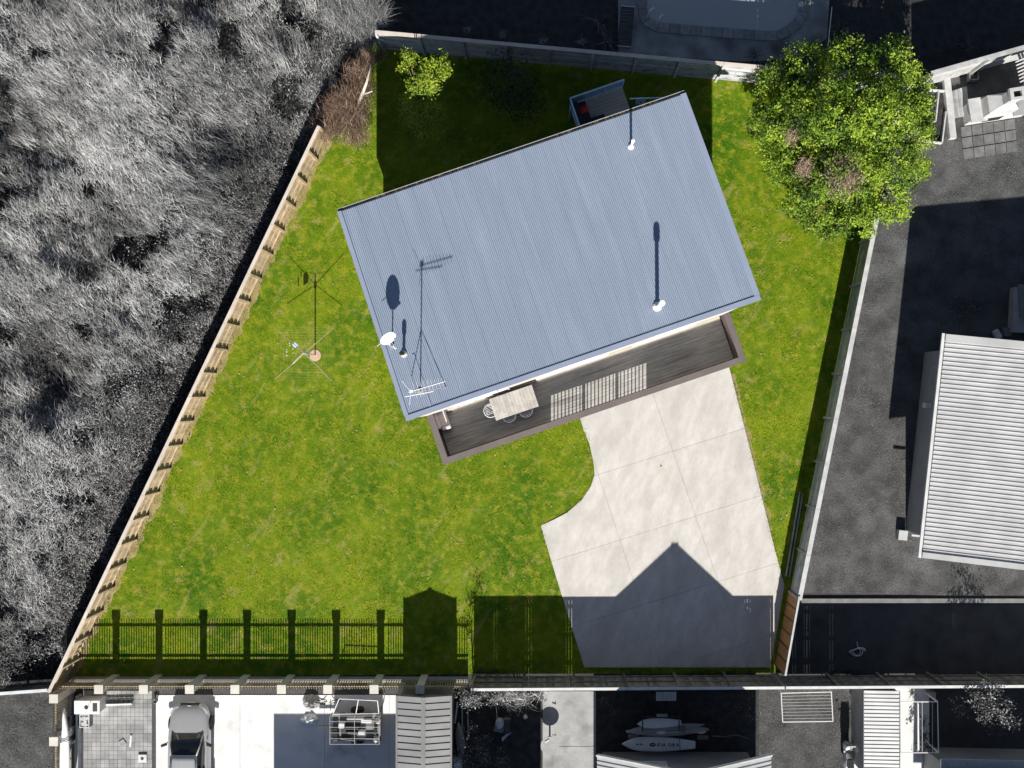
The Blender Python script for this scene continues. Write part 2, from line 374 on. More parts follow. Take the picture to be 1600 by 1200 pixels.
# concrete driveway, cut into its slabs along the joints
DRV = px((900, 640), (907, 656), (912, 672), (921, 693), (928, 727), (929, 742), (923, 760), (909, 781), (886, 801), (865, 812), (845, 821),
         (861, 875), (877.5, 929), (895, 985), (913, 1042.5), (1203, 1042.5), (1214, 985), (1225.4, 914), (1210.8, 860), (1175, 715), (1140, 577), (1134, 556))
def clip(poly, n, d):
    out = []
    for i in range(len(poly)):
        a, b = poly[i - 1], poly[i]; da = a[0] * n[0] + a[1] * n[1] - d; db = b[0] * n[0] + b[1] * n[1] - d
        if da >= 0: out.append(a)
        if (da >= 0) != (db >= 0):
            t = da / (da - db); out.append((a[0] + (b[0] - a[0]) * t, a[1] + (b[1] - a[1]) * t))
    return out
def cut(polys, a, b, gap=.009):
    (x1, y1), (x2, y2) = a, b; n = Vector((y1 - y2, x2 - x1)).normalized(); d = n[0] * x1 + n[1] * y1; out = []
    for p in polys:
        for s in (1, -1):
            q = clip(p, (n[0] * s, n[1] * s), d * s + gap / 2)
            if len(q) > 2 and abs(sum(q[i - 1][0] * q[i][1] - q[i][0] * q[i - 1][1] for i in range(len(q)))) > .02: out.append(q)
    return out
slabs = [DRV]
for a, b in (((1021, 618), (1169, 1043)), ((934, 739), (1034, 1041)), ((930, 743), (1161, 670)), ((869, 875), (1196, 772)), ((894, 979), (1217, 879)), ((1048, 1041), (1211, 991))):
    if a == (934, 739):
        slabs = [r for s in slabs for r in (cut([s], XY(*a), XY(*b)) if sum(p[0] for p in s) / len(s) < P(1060, 0).x else [s])]
    else: slabs = cut(slabs, XY(*a), XY(*b))
drive = tag(sheet('driveway', DRV, -.002, MAT['midgrey']), kind='structure')
for i, s in enumerate(slabs):
    MB().prism(s, -.002, .028).build('slab', MAT['drive'], drive)
# bare strip of earth along the left fence and the back edge
d = (FL1 - FL0).normalized(); nrm = Vector((d.y, -d.x, 0)); pts = []; L_ = (FL1 - FL0).length
for i in range(240):
    t = i / 239 * L_ * .93; w = .26 + .22 * mnoise.noise(Vector((t * .5, 3, 0))) + .22 * mnoise.noise(Vector((t * 1.7, 8, 0))) + .16 * mnoise.noise(Vector((t * 5, 5, 0)))
    pts.append(xy(FL0 + d * t + nrm * max(.12, w)))
sheet('bare_earth', [xy(FL0 + d * L_ * .93), xy(FL0)] + pts, -.003, MAT['earth'])
EARTH = [xy(FL0 + d * L_ * .93), xy(FL0)] + pts
# worn grass-free line beside the driveway
ptl = []; ptr = []
for i in range(40):
    f = i / 39; a = Vector(XY(1142 + (1203 - 1142) * f, 585 + (830 - 585) * f)); w = max(.02, .16 + .22 * mnoise.noise(Vector((f * 14, 1, 5))))
    ptl.append((a.x - .03, a.y)); ptr.append((a.x + w, a.y + .05))
sheet('worn_earth', ptl + ptr[::-1], -.0035, MAT['earth'])

# ================================================================== MAIN HOUSE
HA = math.radians(18.9); Dp = P(635, 658, 7.8); HF = Frame((Dp.x, Dp.y, 0), HA); LU, LV = 14.35, 8.62
zr = lambda v: 7.8 - .8 * v / LV
house = thing('house', 'two-storey house with blue-grey corrugated iron roof and raised front deck', 'house', HF(LU / 2, LV / 2, 0))
def rib_sheet(p00, prib, pperp, prof):
    """sheet from p00; ribs run p00->prib, profile steps along p00->pperp; prof: list of (distance, height)"""
    p00, prib, pperp = Vector(p00), Vector(prib), Vector(pperp); a = prib - p00; b = (pperp - p00); bl = b.length; b.normalize(); n = b.cross(a).normalized()
    if n.z < 0: n = -n
    vs = []; fs = []
    for i, (s, h) in enumerate(prof):
        q = p00 + b * min(s, bl) + n * h; vs += [q, q + a]
        if i: fs.append((2 * i - 2, 2 * i, 2 * i + 1, 2 * i - 1))
    m = MB(); m.add(vs, fs); return m
def sinprof(L, pitch, amp, k=8):
    n = int(L / pitch * k); return [(i * pitch / k, amp * math.sin(2 * math.pi * i / k)) for i in range(n + 1)]
def trapprof(L, pitch, h, w=.35):
    out = []; s = 0
    while s < L:
        out += [(s, 0), (s + pitch * (1 - w) , 0), (s + pitch * (1 - w) + pitch * .06, h), (s + pitch * .93, h)]; s += pitch
    return out
roof = rib_sheet(HF(.06, .10, zr(.1)), HF(.06, LV - .03, zr(LV - .03)), HF(LU - .06, .10, zr(.1)), sinprof(LU - .12, .0762, .0095)).build('roof', MAT['roof'], house, smooth=True, fix=False)
def strip(u0, u1, v0, v1, dz0, dz1, name, mat, parent):
    m = MB(); c = [HF(u, v, zr(v) + dz) for dz in (dz0, dz1) for (u, v) in ((u0, v0), (u1, v0), (u1, v1), (u0, v1))]
    m.add(c, [(3, 2, 1, 0), (4, 5, 6, 7), (0, 1, 5, 4), (1, 2, 6, 5), (2, 3, 7, 6), (3, 0, 4, 7)]); return m.build(name, mat, parent)
for k in range(1, 19): strip(k * .762 - .012, k * .762 + .006, .2, LV - .05, .0, .016, 'sheet_lap', MAT['flash'], roof)
strip(0, LU, 0, .20, -.20, .035, 'ridge_flashing', MAT['flash'], roof)
strip(-.02, .15, .203, LV, -.20, .032, 'barge_flashing', MAT['flash'], roof)
strip(LU - .20, LU + .02, .203, LV, -.20, .032, 'barge_flashing', MAT['flash'], roof)
g = MB()
for s0, s1, a, b in ((0, LU, LV, LV + .012), (0, LU, LV + .105, LV + .12)): g.add([HF(u, v, z) for z in (6.86, 6.97) for (u, v) in ((s0, a), (s1, a), (s1, b), (s0, b))], [(3, 2, 1, 0), (4, 5, 6, 7), (0, 1, 5, 4), (1, 2, 6, 5), (2, 3, 7, 6), (3, 0, 4, 7)])
gut = g.build('gutter', MAT['galv'], house)
MB().box(.0, LU, LV + .012, LV + .105, 6.86, 6.885, HF).build('gutter_floor', MAT['gutter'], gut)
lt = MB()
for i in range(60):
    u = random.choice([random.uniform(1.5, 6), random.uniform(9, 13.5)]); w = random.uniform(.02, .08); lt.box(u, u + w, LV + .02, LV + .1, 6.886, 6.90 + random.uniform(0, .02), HF)
tag(lt.build('leaf_litter', MAT['earth'], gut), kind='stuff')
# soffit plane closes the roof underneath
s_ = MB(); c = [HF(u, v, zr(v) - .06) for (u, v) in ((.02, .02), (LU - .02, .02), (LU - .02, LV - .02), (.02, LV - .02))]; s_.add(c, [(0, 3, 2, 1)]).build('soffit', MAT['cream'], roof, fix=False)
w = MB(); u0, u1, v0, v1 = .28, 13.75, .03, 8.30
w.add([HF(u0, v0, 2.5), HF(u1, v0, 2.5), HF(u1, v1, 2.5), HF(u0, v1, 2.5), HF(u0, v0, zr(v0) - .07), HF(u1, v0, zr(v0) - .07), HF(u1, v1, zr(v1) - .07), HF(u0, v1, zr(v1) - .07)],
      [(3, 2, 1, 0), (4, 5, 6, 7), (0, 1, 5, 4), (1, 2, 6, 5), (2, 3, 7, 6), (3, 0, 4, 7)])
wall = w.build('wall', MAT['cream'], house)
MB().box(.53, 13.72, .06, 8.08, -.02, 2.5, HF).build('base_wall', MAT['base'], house)
MB().box(.56, 13.70, -.075, .03, 1.92, 2.10, HF).build('wall_plinth', MAT['cream'], house)
def window(parent, F, u, v, z, wd, ht, nout, panes=2, pane='carglass'):
    fr = MB(); t = .05; s = nout
    for a in ((u, u + wd, z, z + t), (u, u + wd, z + ht - t, z + ht)): fr.box(a[0], a[1], *sorted((v, v + s * .06)), a[2], a[3], F)
    for k in range(panes + 1):
        x = u + (wd - t) * k / panes; fr.box(x, x + t, *sorted((v, v + s * .058)), z + t, z + ht - t, F)
    f = fr.build('window', MAT['white'], parent)
    MB().box(u + .01, u + wd - .01, *sorted((v, v + s * .02)), z + .01, z + ht - .01, F).build('pane', MAT[pane], f)
for u, wd in ((1.6, 2.4), (5.2, 3.2), (9.6, 2.6)): window(house, HF, u, .028, 2.35, wd, 2.1, -1, 3)
for u in (1.7, 6.0, 10.2): window(house, HF, u, .028, 5.4, 1.9, 1.1, -1)
for u in (1.5, 5.5): window(house, HF, u, 8.30, 3.6, 1.8, 1.2, 1)
for u in (2.0, 7.0): window(house, HF, u, 8.08, .9, 1.6, 1.1, 1)

# raised front deck with a solid brown parapet, slatted opening in the middle
du0, du1, dv0 = .26, 14.0, -2.2; FLZ = 1.9; PTZ = 3.1
deck = MB()
v = dv0 + .27; i = 0
while v < -.09:
    e = min(v + .134, -.088); deck.box(du0 + .27, du1 - .27, v, e, FLZ - .03, FLZ + random.uniform(-.002, .002), HF); v += .140
dk = tag(deck.build('deck_boards', MAT['deck'], house), kind='stuff')
MB().box(du0 + .06, du1 - .06, dv0 + .06, -.0, 1.62, FLZ - .04, HF).build('deck_frame', MAT['darkp'], house)
for u in (du0 + .1, 4.0, 7.4, 10.8, du1 - .25): MB().box(u, u + .15, dv0 + .06, dv0 + .21, -.02, 1.62, HF).build('deck_post', MAT['darkp'], house)
op0, op1 = 5.16, 9.63
for a, b in ((du0, op0), (op1, du1)): MB().box(a + .02, b - (.02 if b == du1 else 0), dv0 + .05, dv0 + .22, 1.62, PTZ - .04, HF).build('parapet', MAT['parapet'], house)
MB().box(op0, op1, dv0 + .05, dv0 + .22, 2.74, PTZ - .04, HF).build('parapet_beam', MAT['parapet'], house)
MB().box(du0 + .05, du0 + .22, dv0 + .22, .6, 1.62, PTZ - .04, HF).build('parapet', MAT['parapet'], house)
MB().box(du1 - .22, du1 - .05, dv0 + .22, .6, 1.62, PTZ - .04, HF).build('parapet', MAT['parapet'], house)
MB().box(du0, du1, dv0, dv0 + .27, PTZ - .04, PTZ, HF).build('parapet_cap', MAT['parapet'], house)
MB().box(du0, du0 + .27, dv0 + .27, .6, PTZ - .04, PTZ, HF).build('parapet_cap', MAT['parapet'], house)
MB().box(du1 - .27, du1, dv0 + .27, .6, PTZ - .04, PTZ, HF).build('parapet_cap', MAT['parapet'], house)
bal = MB().box(-.022, .022, -.02, .02, 0, 2.74 - FLZ + .02).mesh('baluster', MAT['parapet'])
n = 26
for i in range(1, n):
    if i in (9, 18): continue
    inst('baluster', bal, house, HF(op0 + (op1 - op0) * i / n, dv0 + .135, FLZ - .02), HA)
pst = MB().box(-.06, .06, -.05, .05, 0, 2.74 - FLZ + .3).mesh('parapet_post', MAT['parapet'])
for i in (9, 18): inst('parapet_post', pst, house, HF(op0 + (op1 - op0) * i / n, dv0 + .135, FLZ - .3), HA)

# small rear landing deck with steps and a clear balustrade coloured like the blue sky it reflects
rd = thing('rear_deck', 'small rear deck with beige floor and clear balustrade panels painted reflected-sky blue behind the house', 'deck', HF(11.7, 9.6, 0))
ru0, ru1, rv0, rv1, rz = 10.5, 12.95, 8.33, 10.95, 2.0
for i in range(17):
    a = rv0 + (rv1 - rv0) * i / 17; MB().box(ru0, ru1, a, a + (rv1 - rv0) / 17 - .008, rz - .04, rz, HF).build('floor_board', MAT['reardeck'], rd)
MB().box(ru0 + .03, ru1 - .03, rv0, rv1 - .03, rz - .25, rz - .045, HF).build('deck_frame', MAT['darkp'], rd)
for u, v in ((ru0, rv1 - .12), (ru1 - .12, rv1 - .12)): MB().box(u, u + .1, v, v + .1, 0, rz - .25, HF).build('support_post', MAT['fence_grey'], rd)
for (a, b) in (((ru0, rv1), (ru1, rv1)), ((ru0, rv0), (ru0, rv1))):
    A_, B_ = HF(a[0], a[1], 0), HF(b[0], b[1], 0); up = Vector((0, 0, 1))
    MB().beam(A_ + up * (rz + 1.0), B_ + up * (rz + 1.0), .06, .05).build('top_rail', MAT['bluewhite'], rd)
    MB().beam(A_ + up * (rz + .08), B_ + up * (rz + .08), .05, .05).build('bottom_rail', MAT['bluewhite'], rd)
    n = 3
    for k in range(n + 1):
        q = A_.lerp(B_, k / n); MB().beam(q + up * rz, q + up * (rz + .99), .05, .05).build('rail_post', MAT['bluewhite'], rd)
        if k < n:
            q2 = A_.lerp(B_, (k + 1) / n); MB().beam(q.lerp(q2, .05) + up * (rz + .54), q.lerp(q2, .95) + up * (rz + .54), .012, .84).build('clear_panel', MAT['skypane'], rd)
for k in range(8):
    z = rz - .2 - k * .22; MB().box(ru1 + .02 + k * .24, ru1 + .30 + k * .24, 9.1, 10.1, z - .05, z, HF).build('step', MAT['darkp'], rd)
MB().beam(HF(ru1, 10.12, rz + .9), HF(ru1 + 1.9, 10.12, .95), .05, .05).build('stair_rail', MAT['bluewhite'], rd)
t = thing('outdoor_sofa', 'dark L-shaped outdoor sofa on the small rear deck', 'sofa', HF(11.0, 9.6, rz))
MB().box(10.56, 11.15, 8.9, 10.8, rz + .02, rz + .40, HF).build('seat', MAT['black'], t); MB().box(10.56, 10.76, 8.9, 10.8, rz + .402, rz + .75, HF).build('backrest', MAT['black'], t)
MB().box(11.16, 11.75, 9.45, 10.0, rz + .02, rz + .38, HF).build('footrest', MAT['black'], t)
for (u, v, lab, nm) in ((10.92, 10.45, 'small red cushion near the corner of the rear deck sofa', 'cushion'), (10.95, 9.02, 'crumpled red towel on the house end of the rear deck sofa', 'towel')):
    m = MB(); R = 5
    vs = [HF(u + (i - 2.5) * .09 + random.uniform(-.02, .02), v + (j - 2.5) * .07, rz + .42 + .05 * random.random() + .05 * math.sin(i * .63) * math.sin(j * .63)) for i in range(6) for j in range(6)]
    vs += [p - Vector((0, 0, .06)) for p in vs]
    fs = [(i * 6 + j, (i + 1) * 6 + j, (i + 1) * 6 + j + 1, i * 6 + j + 1) for i in range(5) for j in range(5)]; fs += [tuple(36 + k for k in f[::-1]) for f in fs]
    ring = [i * 6 for i in range(6)] + [30 + j for j in range(1, 6)] + [i * 6 + 5 for i in range(4, -1, -1)] + [j for j in range(4, 0, -1)]
    fs += [(ring[i - 1], ring[i], ring[i] + 36, ring[i - 1] + 36) for i in range(len(ring))]
    tag(m.add(vs, fs).build(nm, MAT['red'], smooth=True), lab, nm)
t = thing('round_table', 'small round slotted pale blue table by the rear steps', 'table', P(1001, 160, 0))
c = P(1001, 160, .7); m = MB()
m.tube([c + Vector((.21 * math.cos(a), .21 * math.sin(a), 0)) for a in [k * math.pi / 12 for k in range(24)]], .02, 6, True); m.build('rim', MAT['bluewhite'], t)
for k in range(10):
    a = k * math.pi / 5; MB().beam(c + Vector((.05 * math.cos(a), .05 * math.sin(a), 0)), c + Vector((.2 * math.cos(a), .2 * math.sin(a), 0)), .05, .015).build('slat', MAT['bluewhite'], t)
for k in range(3):
    a = k * 2.09; MB().tube([c + Vector((.1 * math.cos(a), .1 * math.sin(a), 0)), c + Vector((.2 * math.cos(a), .2 * math.sin(a), -.7))], .012, 6).build('leg', MAT['bluewhite'], t)

# ------------------------------------------------------------------ things on the roof
def roofp(pxx, pyy, dz=0.0):
    z = 7.5
    for _ in range(6):
        p = P(pxx, pyy, z); vv = (p - HF.o).dot(HF.v); z = zr(vv) + dz
    return P(pxx, pyy, z)
# satellite dish
b0 = roofp(622, 545); t = thing('satellite_dish', 'white oval satellite dish on the left edge of the iron roof', 'satellite dish', b0)
cd = roofp(606.5, 529, 1.0); nd = Vector((.52, -.69, .5)).normalized(); xa = nd.cross(Vector((0, 0, 1))).normalized(); ya = xa.cross(nd).normalized()
Md = Matrix((xa, ya, nd)).transposed(); m = MB()
prof = [(0.01, -.075), (.12, -.068), (.22, -.045), (.30, -.012), (.315, -.004), (.318, .004), (.30, 0), (.22, -.033), (.12, -.056), (.01, -.063)]
m.lathe(cd, prof, 28, Md).build('reflector', MAT['white'], t, smooth=True)
foot = roofp(613, 541)
MB().tube([foot, foot + Vector((0, 0, .7)), cd - nd * .08], .024, 8).build('mast', MAT['galv'], t)
lnb = cd + nd * .42 - ya * .22
MB().tube([cd - ya * .31, lnb], .014, 6).build('feed_arm', MAT['galv'], t); MB().tube([lnb, lnb - (nd * .5 - ya * .1).normalized() * .14], .035, 8).build('receiver', MAT['white'], t)
MB().tube([cd - nd * .06 + xa * .1, cd + xa * .52 - nd * .02], .01, 6).build('brace', MAT['white'], t)
MB().cbox(foot + Vector((0, 0, .03)), .16, .16, .03).build('foot_plate', MAT['galv'], t)
# black vent
c = roofp(631, 553); t = thing('vent_pipe', 'short black vent pipe with pale flashing beside the satellite dish', 'vent', c)
MB().lathe(c, [(.055, -.1), (.055, .42), (.085, .44), (.085, .66), (.05, .70), (.005, .70)], 16).build('pipe', MAT['black'], t, smooth=False)
MB().lathe(c, [(.14, .0), (.12, .05), (.06, .12), (.057, .12)], 12).build('flashing', MAT['cap_pale'], t)
strip(1.02, 1.10, .25, 2.35, .012, .03, 'flashing_strip', MAT['flash'], roof)
# white flue
c = roofp(1027, 479); t = thing('flue', 'tall white flue with round cowl on the right half of the roof', 'flue', c)
MB().lathe(c, [(.075, -.1), (.075, 1.5), (.005, 1.5)], 18).build('pipe', MAT['white'], t, smooth=False)
MB().lathe(c + Vector((0, 0, 1.4)), [(.09, 0), (.125, .02), (.125, .26), (.10, .32), (.005, .33)], 20).build('cowl', MAT['white'], t)
MB().lathe(c, [(.19, .0), (.17, .05), (.09, .13), (.077, .13)], 10).build('flashing', MAT['white'], t)
c = roofp(986, 229); t = thing('vent_pipe', 'slim white vent pipe near the back gutter of the roof', 'vent', c)
MB().lathe(c, [(.05, -.1), (.05, .8), (.07, .81), (.07, .95), (.005, .97)], 14).build('pipe', MAT['white'], t, smooth=False)
MB().lathe(c, [(.13, .0), (.11, .05), (.055, .1), (.052, .1)], 10).build('flashing', MAT['white'], t)
# television aerial
c = roofp(657, 612); t = thing('television_aerial', 'silver television aerial on a stayed mast at the roof corner', 'aerial', c)
top = c + Vector((0, 0, 2.7)); MB().tube([c, top], .022, 8).build('mast', MAT['galv'], t)
ap = c + Vector((0, 0, 1.3))
for f in ((643, 588), (697, 605)): MB().tube([roofp(*f), ap], .014, 6).build('stay', MAT['galv'], t)
bd = Vector((.95, .28, 0)).normalized(); sd = Vector((-bd.y, bd.x, 0)); tb = top - Vector((0, 0, .06))
MB().tube([tb - bd * .12, tb + bd * 1.25], .014, 6).build('boom', MAT['white'], t)
for k in range(9):
    q = tb + bd * (.12 + k * .13); l = .30 - .018 * k
    MB().tube([q - sd * l + Vector((0, 0, -.02)), q + sd * l + Vector((0, 0, -.02))], .007, 5).build('element', MAT['white'], t)
MB().tube([tb + bd * .0 - sd * .12 - bd * .28 , tb - sd * .22 + bd * .75], .014, 6).build('folded_dipole', MAT['white'], t)
for s in (-1, 1): MB().tube([tb - bd * .05 + sd * .05 * s, tb - bd * .22 + sd * .45 * s + Vector((0, 0, .1 * s))], .008, 5).build('reflector', MAT['white'], t)
MB().cbox(tb + Vector((0, 0, .03)), .12, .1, .08).build('junction_box', MAT['white'], t)
MB().cbox(c + Vector((0, 0, .02)), .2, .2, .03).build('foot_plate', MAT['galv'], t)

# ------------------------------------------------------------------ furniture on the front deck
tc = P(803, 629.3, 2.65); tf = Frame((tc.x, tc.y, 0), math.radians(18.7))
t = thing('outdoor_table', 'weathered plank dining table on the front deck', 'table', (tc.x, tc.y, FLZ))
for i in range(13): MB().box(-.98 + i * 1.96 / 13, -.98 + (i + 1) * 1.96 / 13 - .006, -.49, .49, 2.61, 2.65 + random.uniform(-.002, .002), tf).build('plank', MAT['tabletop'], t)
MB().box(-.9, .9, -.42, .42, 2.53, 2.608, tf).build('apron', MAT['tabletop'], t)
for a in (-.85, .77):
    for b in (-.4, .32): MB().box(a, a + .08, b, b + .08, FLZ, 2.53, tf).build('leg', MAT['tabletop'], t)
def chair(label):
    r = thing('hoop_chair', label, 'chair', (0, 0, 0), group='white hoop-backed chairs at the deck table')
    m = MB(); pts = []
    for k in range(25):
        a = math.pi * k / 24; pts.append((.29 * math.cos(a), -.06 - .27 * math.sin(a), .62 + .10 * math.sin(a)))
    MB().tube([(.29, .22, .60)] + pts + [(-.29, .22, .60)], .017, 8).build('hoop', MAT['white'], r, True, True)
    MB().tube([(.25 * math.cos(a), -.02 + .25 * math.sin(a), .44) for a in [k * math.pi / 10 for k in range(20)]], .012, 6, True).build('seat_rim', MAT['white'], r, True, True)
    for k in range(7):
        x = -.2 + k * .4 / 6; y = (.24 ** 2 - x * x) ** .5
        MB().beam((x, -.02 - y, .445), (x, -.02 + y, .445), .022, .012).build('seat_slat', MAT['white'], r, False, True)
    for k in range(7):
        a = math.pi * (k + 1) / 8; MB().tube([(.25 * math.cos(a), -.02 - .25 * math.sin(a), .44), (.29 * math.cos(a), -.06 - .27 * math.sin(a), .62 + .1 * math.sin(a))], .008, 5).build('back_rod', MAT['white'], r, False, True)
    for sx in (-1, 1):
        for sy in (-1, 1): MB().tube([(.18 * sx, -.02 + .18 * sy, .44), (.24 * sx, -.02 + .24 * sy, .008)], .012, 6).build('leg', MAT['white'], r, False, True)
    return r
def dup(r, label):
    c = r.copy(); COL.objects.link(c); c['label'] = label
    for ch in r.children:
        k = ch.copy(); COL.objects.link(k); k.parent = c
    return c
ch0 = chair('white hoop-backed chair at the left end of the deck table')
ch1 = dup(ch0, 'white hoop-backed chair at the near side of the table, nearer the house corner'); ch2 = dup(ch0, 'white hoop-backed chair at the near side of the table, nearer the sunlit slats')
ch1['label'] = 'left one of the two white hoop-backed chairs on the lawn side of the table'; ch2['label'] = 'right one of the two white hoop-backed chairs on the lawn side of the table'
for c, q, a in ((ch0, (768, 641, 2.5), -71), (ch1, (795, 648, 2.5), 18.7), (ch2, (821, 640, 2.5), 18.7)):
    p = P(*q); c.location = (p.x, p.y, FLZ); c.rotation_euler = (0, 0, math.radians(a))
sc = P(688, 655, 2.4); sf = Frame((sc.x, sc.y, 0), HA); t = thing('outdoor_armchair', 'pale pink cushioned armchair in the left corner of the front deck', 'armchair', (sc.x, sc.y, FLZ))
MB().box(-.28, .30, -.42, .5, FLZ + .1, FLZ + .36, sf).build('frame', MAT['white'], t)
bevel(MB().box(-.24, .26, -.34, .48, FLZ + .362, FLZ + .5, sf).build('seat_cushion', MAT['cushion'], t), .04, 3)
bevel(MB().box(-.30, -.08, -.40, .5, FLZ + .502, FLZ + .82, sf).build('back_cushion', MAT['cushion'], t), .05, 3)
bevel(MB().box(-.05, .34, -.52, -.36, FLZ + .2, FLZ + .62, sf).build('arm_cushion', MAT['cushion'], t), .05, 3)
for a in (-.25, .22):
    for b in (-.38, .4): MB().box(a, a + .05, b, b + .05, FLZ, FLZ + .1, sf).build('leg', MAT['white'], t)

# ------------------------------------------------------------------ rotary clothesline
cb = P(492.5, 555, 0); t = thing('rotary_clothesline', 'pale rotary clothesline standing on the sunny left lawn', 'clothesline', cb)
top = cb + Vector((0, 0, 2.3)); MB().tube([cb, top], .03, 8).build('mast', MAT['galv'], t)
MB().lathe(cb, [(.28, -.02), (.26, .012), (.05, .02), (.03, .02)], 14).build('base_pad', MAT['terracotta'], t)
hub = cb + Vector((0, 0, 2.02)); ends = []
for a in (41, 139, 222, 315):
    r = 1.72 if a != 312 else 1.6; e = hub + Vector((r * math.cos(math.radians(a)) * 1.0, r * math.sin(math.radians(a)), .18)); ends.append(e)
    MB().tube([hub, e], .012, 6).build('arm', MAT['picket'], t); MB().tube([hub + Vector((0, 0, .3)), hub.lerp(e, .45)], .008, 5).build('stay', MAT['galv'], t)
for k in range(7):
    f = .4 + .1 * k; MB().tube([hub.lerp(e, f) for e in ends], .003, 4, True).build('line', MAT['picket'], t)
MB().lathe(hub, [(.06, -.08), (.06, .08)], 10).build('hub', MAT['galv'], t)
for i in range(9):
    e0, e1 = ends[1], ends[2]; f = random.choice([.4, .5, .6]); q = hub.lerp(e0, f).lerp(hub.lerp(e1, f), random.uniform(.05, .6))
    MB().cbox(q - Vector((0, 0, .04)), .05, .02, .09).build('peg', random.choice([MAT['white'], MAT['bluewhite']]), t)
MB().box(-.09, .09, -.08, .08, -.22, 0, Frame(hub.lerp(ends[1], .33), .7)).build('peg_basket', MAT['bluewhite'], t)

# ================================================================== FENCES
def fence_boards(name, label, A, B, h, inside, bay, mat, capmat, rails=None, pal=None, nb=0, postmat=None, capw=.16, post=.1, group=None, post_first=True, caps=True):
    """A, B world points of the fence line; inside=+1 posts on the left of A->B. nb horizontal boards per bay or pal=(width,gap) palings"""
    A = Vector((A.x, A.y, 0)); B = Vector((B.x, B.y, 0)); L = (B - A).length; ang = math.atan2(B.y - A.y, B.x - A.x); F = Frame(A, ang)
    r = thing(name, label, 'fence', A.lerp(B, .5)); nbay = max(1, round(L / bay)); bl = L / nbay
    pm = MB().box(-post / 2, post / 2, 0, post, -.02, h - .03).mesh('post', postmat or mat)
    for i in range(nbay + 1): inst('post', pm, r, F(min(max(i * bl, post / 2), L - post / 2), .03 if inside > 0 else -.03 - post, 0), ang)
    if nb:
        bh = (h - .08) / nb; bm_ = MB().box(.004, bl - .004, -.012, .012, .004, bh - .006).mesh('board', mat)
        for i in range(nbay):
            for k in range(nb): inst('board', bm_, r, F(i * bl, random.uniform(-.004, .004), .05 + k * bh), ang)
    if pal:
        n = int(L / (pal[0] + pal[1])); pmsh = MB().box(-pal[0] / 2, pal[0] / 2, -.01, .01, .04, h - .031).mesh('paling', mat)
        for i in range(n): inst('paling', pmsh, r, F((i + .5) * L / n, random.uniform(-.003, .003) + (.0 if i % 2 else .004), 0), ang + random.uniform(-.01, .01), ((.9 if random.random() < pal[2] else 1.02) if len(pal) > 2 else 1, 1, random.uniform(.994, 1)))
    for z in (rails or []):
        y0 = .012 if inside > 0 else -.06
        for i in range(nbay): MB().box(i * bl + .002, (i + 1) * bl - .002, y0, y0 + .046, z - .05, z + .05, F).build('rail', postmat or mat, r)
    if caps:
        for i in range(nbay): MB().box(i * bl + .004, (i + 1) * bl - .004, -capw / 2 + .02 * inside, capw / 2 + .02 * inside, h - .03, h, F).build('cap', capmat, r)
    return r
# left boundary: tan timber, rails and posts on the lawn side
fence_boards('timber_fence', 'long sunlit tan timber fence between the lawn and the overgrown field', FL0, FL0.lerp(FL1, .85), 1.8, -1, 1.2, MAT['fence_tan'], MAT['cap_pale'], rails=[.3, .92, 1.52], pal=(.148, .006), capw=.14, post=.1)
fence_boards('timber_fence', 'grey horizontal board fence in the house shade, with the pool yard behind it', FT0, FT1, 2.3, -1, 2.0, MAT['fence_grey'], MAT['cap_pale'], nb=9, capw=.16)
fence_boards('timber_fence', 'hidden rear board fence under the big green tree', FT1 + Vector((.05, 0, 0)), P(1440, 118, 2.3), 2.3, -1, 2.0, MAT['fence_grey'], MAT['cap_grey'], nb=8)
fence_boards('timber_fence', 'shaded grey board fence with pale cap along the right side of the lawn', FR0, FR1, 1.8, 1, 2.1, MAT['fence_grey'], MAT['cap_grey'], nb=8, capw=.2)
fence_boards('timber_fence', 'pale plank fence at the top right behind the plaster fireplace', TR0, TR1, 2.4, -1, 2.2, MAT['plank'], MAT['plank'], nb=7, capw=.2)
fence_boards('paling_fence', 'dark weathered paling fence with white cap along the bottom edge of the driveway', FB0, FBm, 2.25, 1, 2.35, MAT['fence_dark'], MAT['offwhite'], rails=[.35, 1.15, 2.0], pal=(.131, .0, .09), capw=.12)
fence_boards('paling_fence', 'dark weathered paling fence below the shaded path at the right', FBn, FBr, 2.05, 1, 2.35, MAT['fence_dark'], MAT['offwhite'], rails=[.35, 1.05, 1.8], pal=(.131, .0, .09), capw=.12)
# brown timber panel fence beside the driveway
A_ = P(1227, 1056, 1.85); B_ = P(1249, 932, 1.85); A_.z = B_.z = 0; ang = math.atan2(B_.y - A_.y, B_.x - A_.x); F = Frame(A_, ang); L_ = (B_ - A_).length
t = thing('panel_fence', 'orange-brown slatted timber panel fence beside the shaded end of the driveway', 'fence', A_.lerp(B_, .5))
MB().box(0, L_, .0, .02, .03, 1.8, F).build('backing', MAT['darkp'], t)
for i in range(6):
    a = L_ * i / 6
    for k in range(5):
        w_ = (L_ / 6 - .06) / 5; MB().box(a + .03 + k * w_, a + .03 + (k + 1) * w_ - .012, .022, .045, .06, 1.78, F).build('slat', MAT['brown'], t)
for i in range(7): MB().box(max(0, L_ * i / 6 - .03), min(L_, L_ * i / 6 + .03), .021, .075, 0, 1.79, F).build('post', MAT['darkp'], t)
MB().box(0, L_, -.05, .035, 1.802, 1.85, F).build('cap', MAT['cap_grey'], t)
# two long grey rails lying along the foot of the right fence
for k, (qa, qb, lab) in enumerate((((1228, 900), (1250, 768), 'long grey timber rail lying at the foot of the right fence, nearer the driveway'), ((1233, 902), (1254, 772), 'long grey timber rail lying at the foot of the right fence, nearer the boards'))):
    tag(MB().beam(P(*qa, .06), P(*qb, .06), .045, .08).build('timber_rail', MAT['fence_grey']), lab, 'rail')

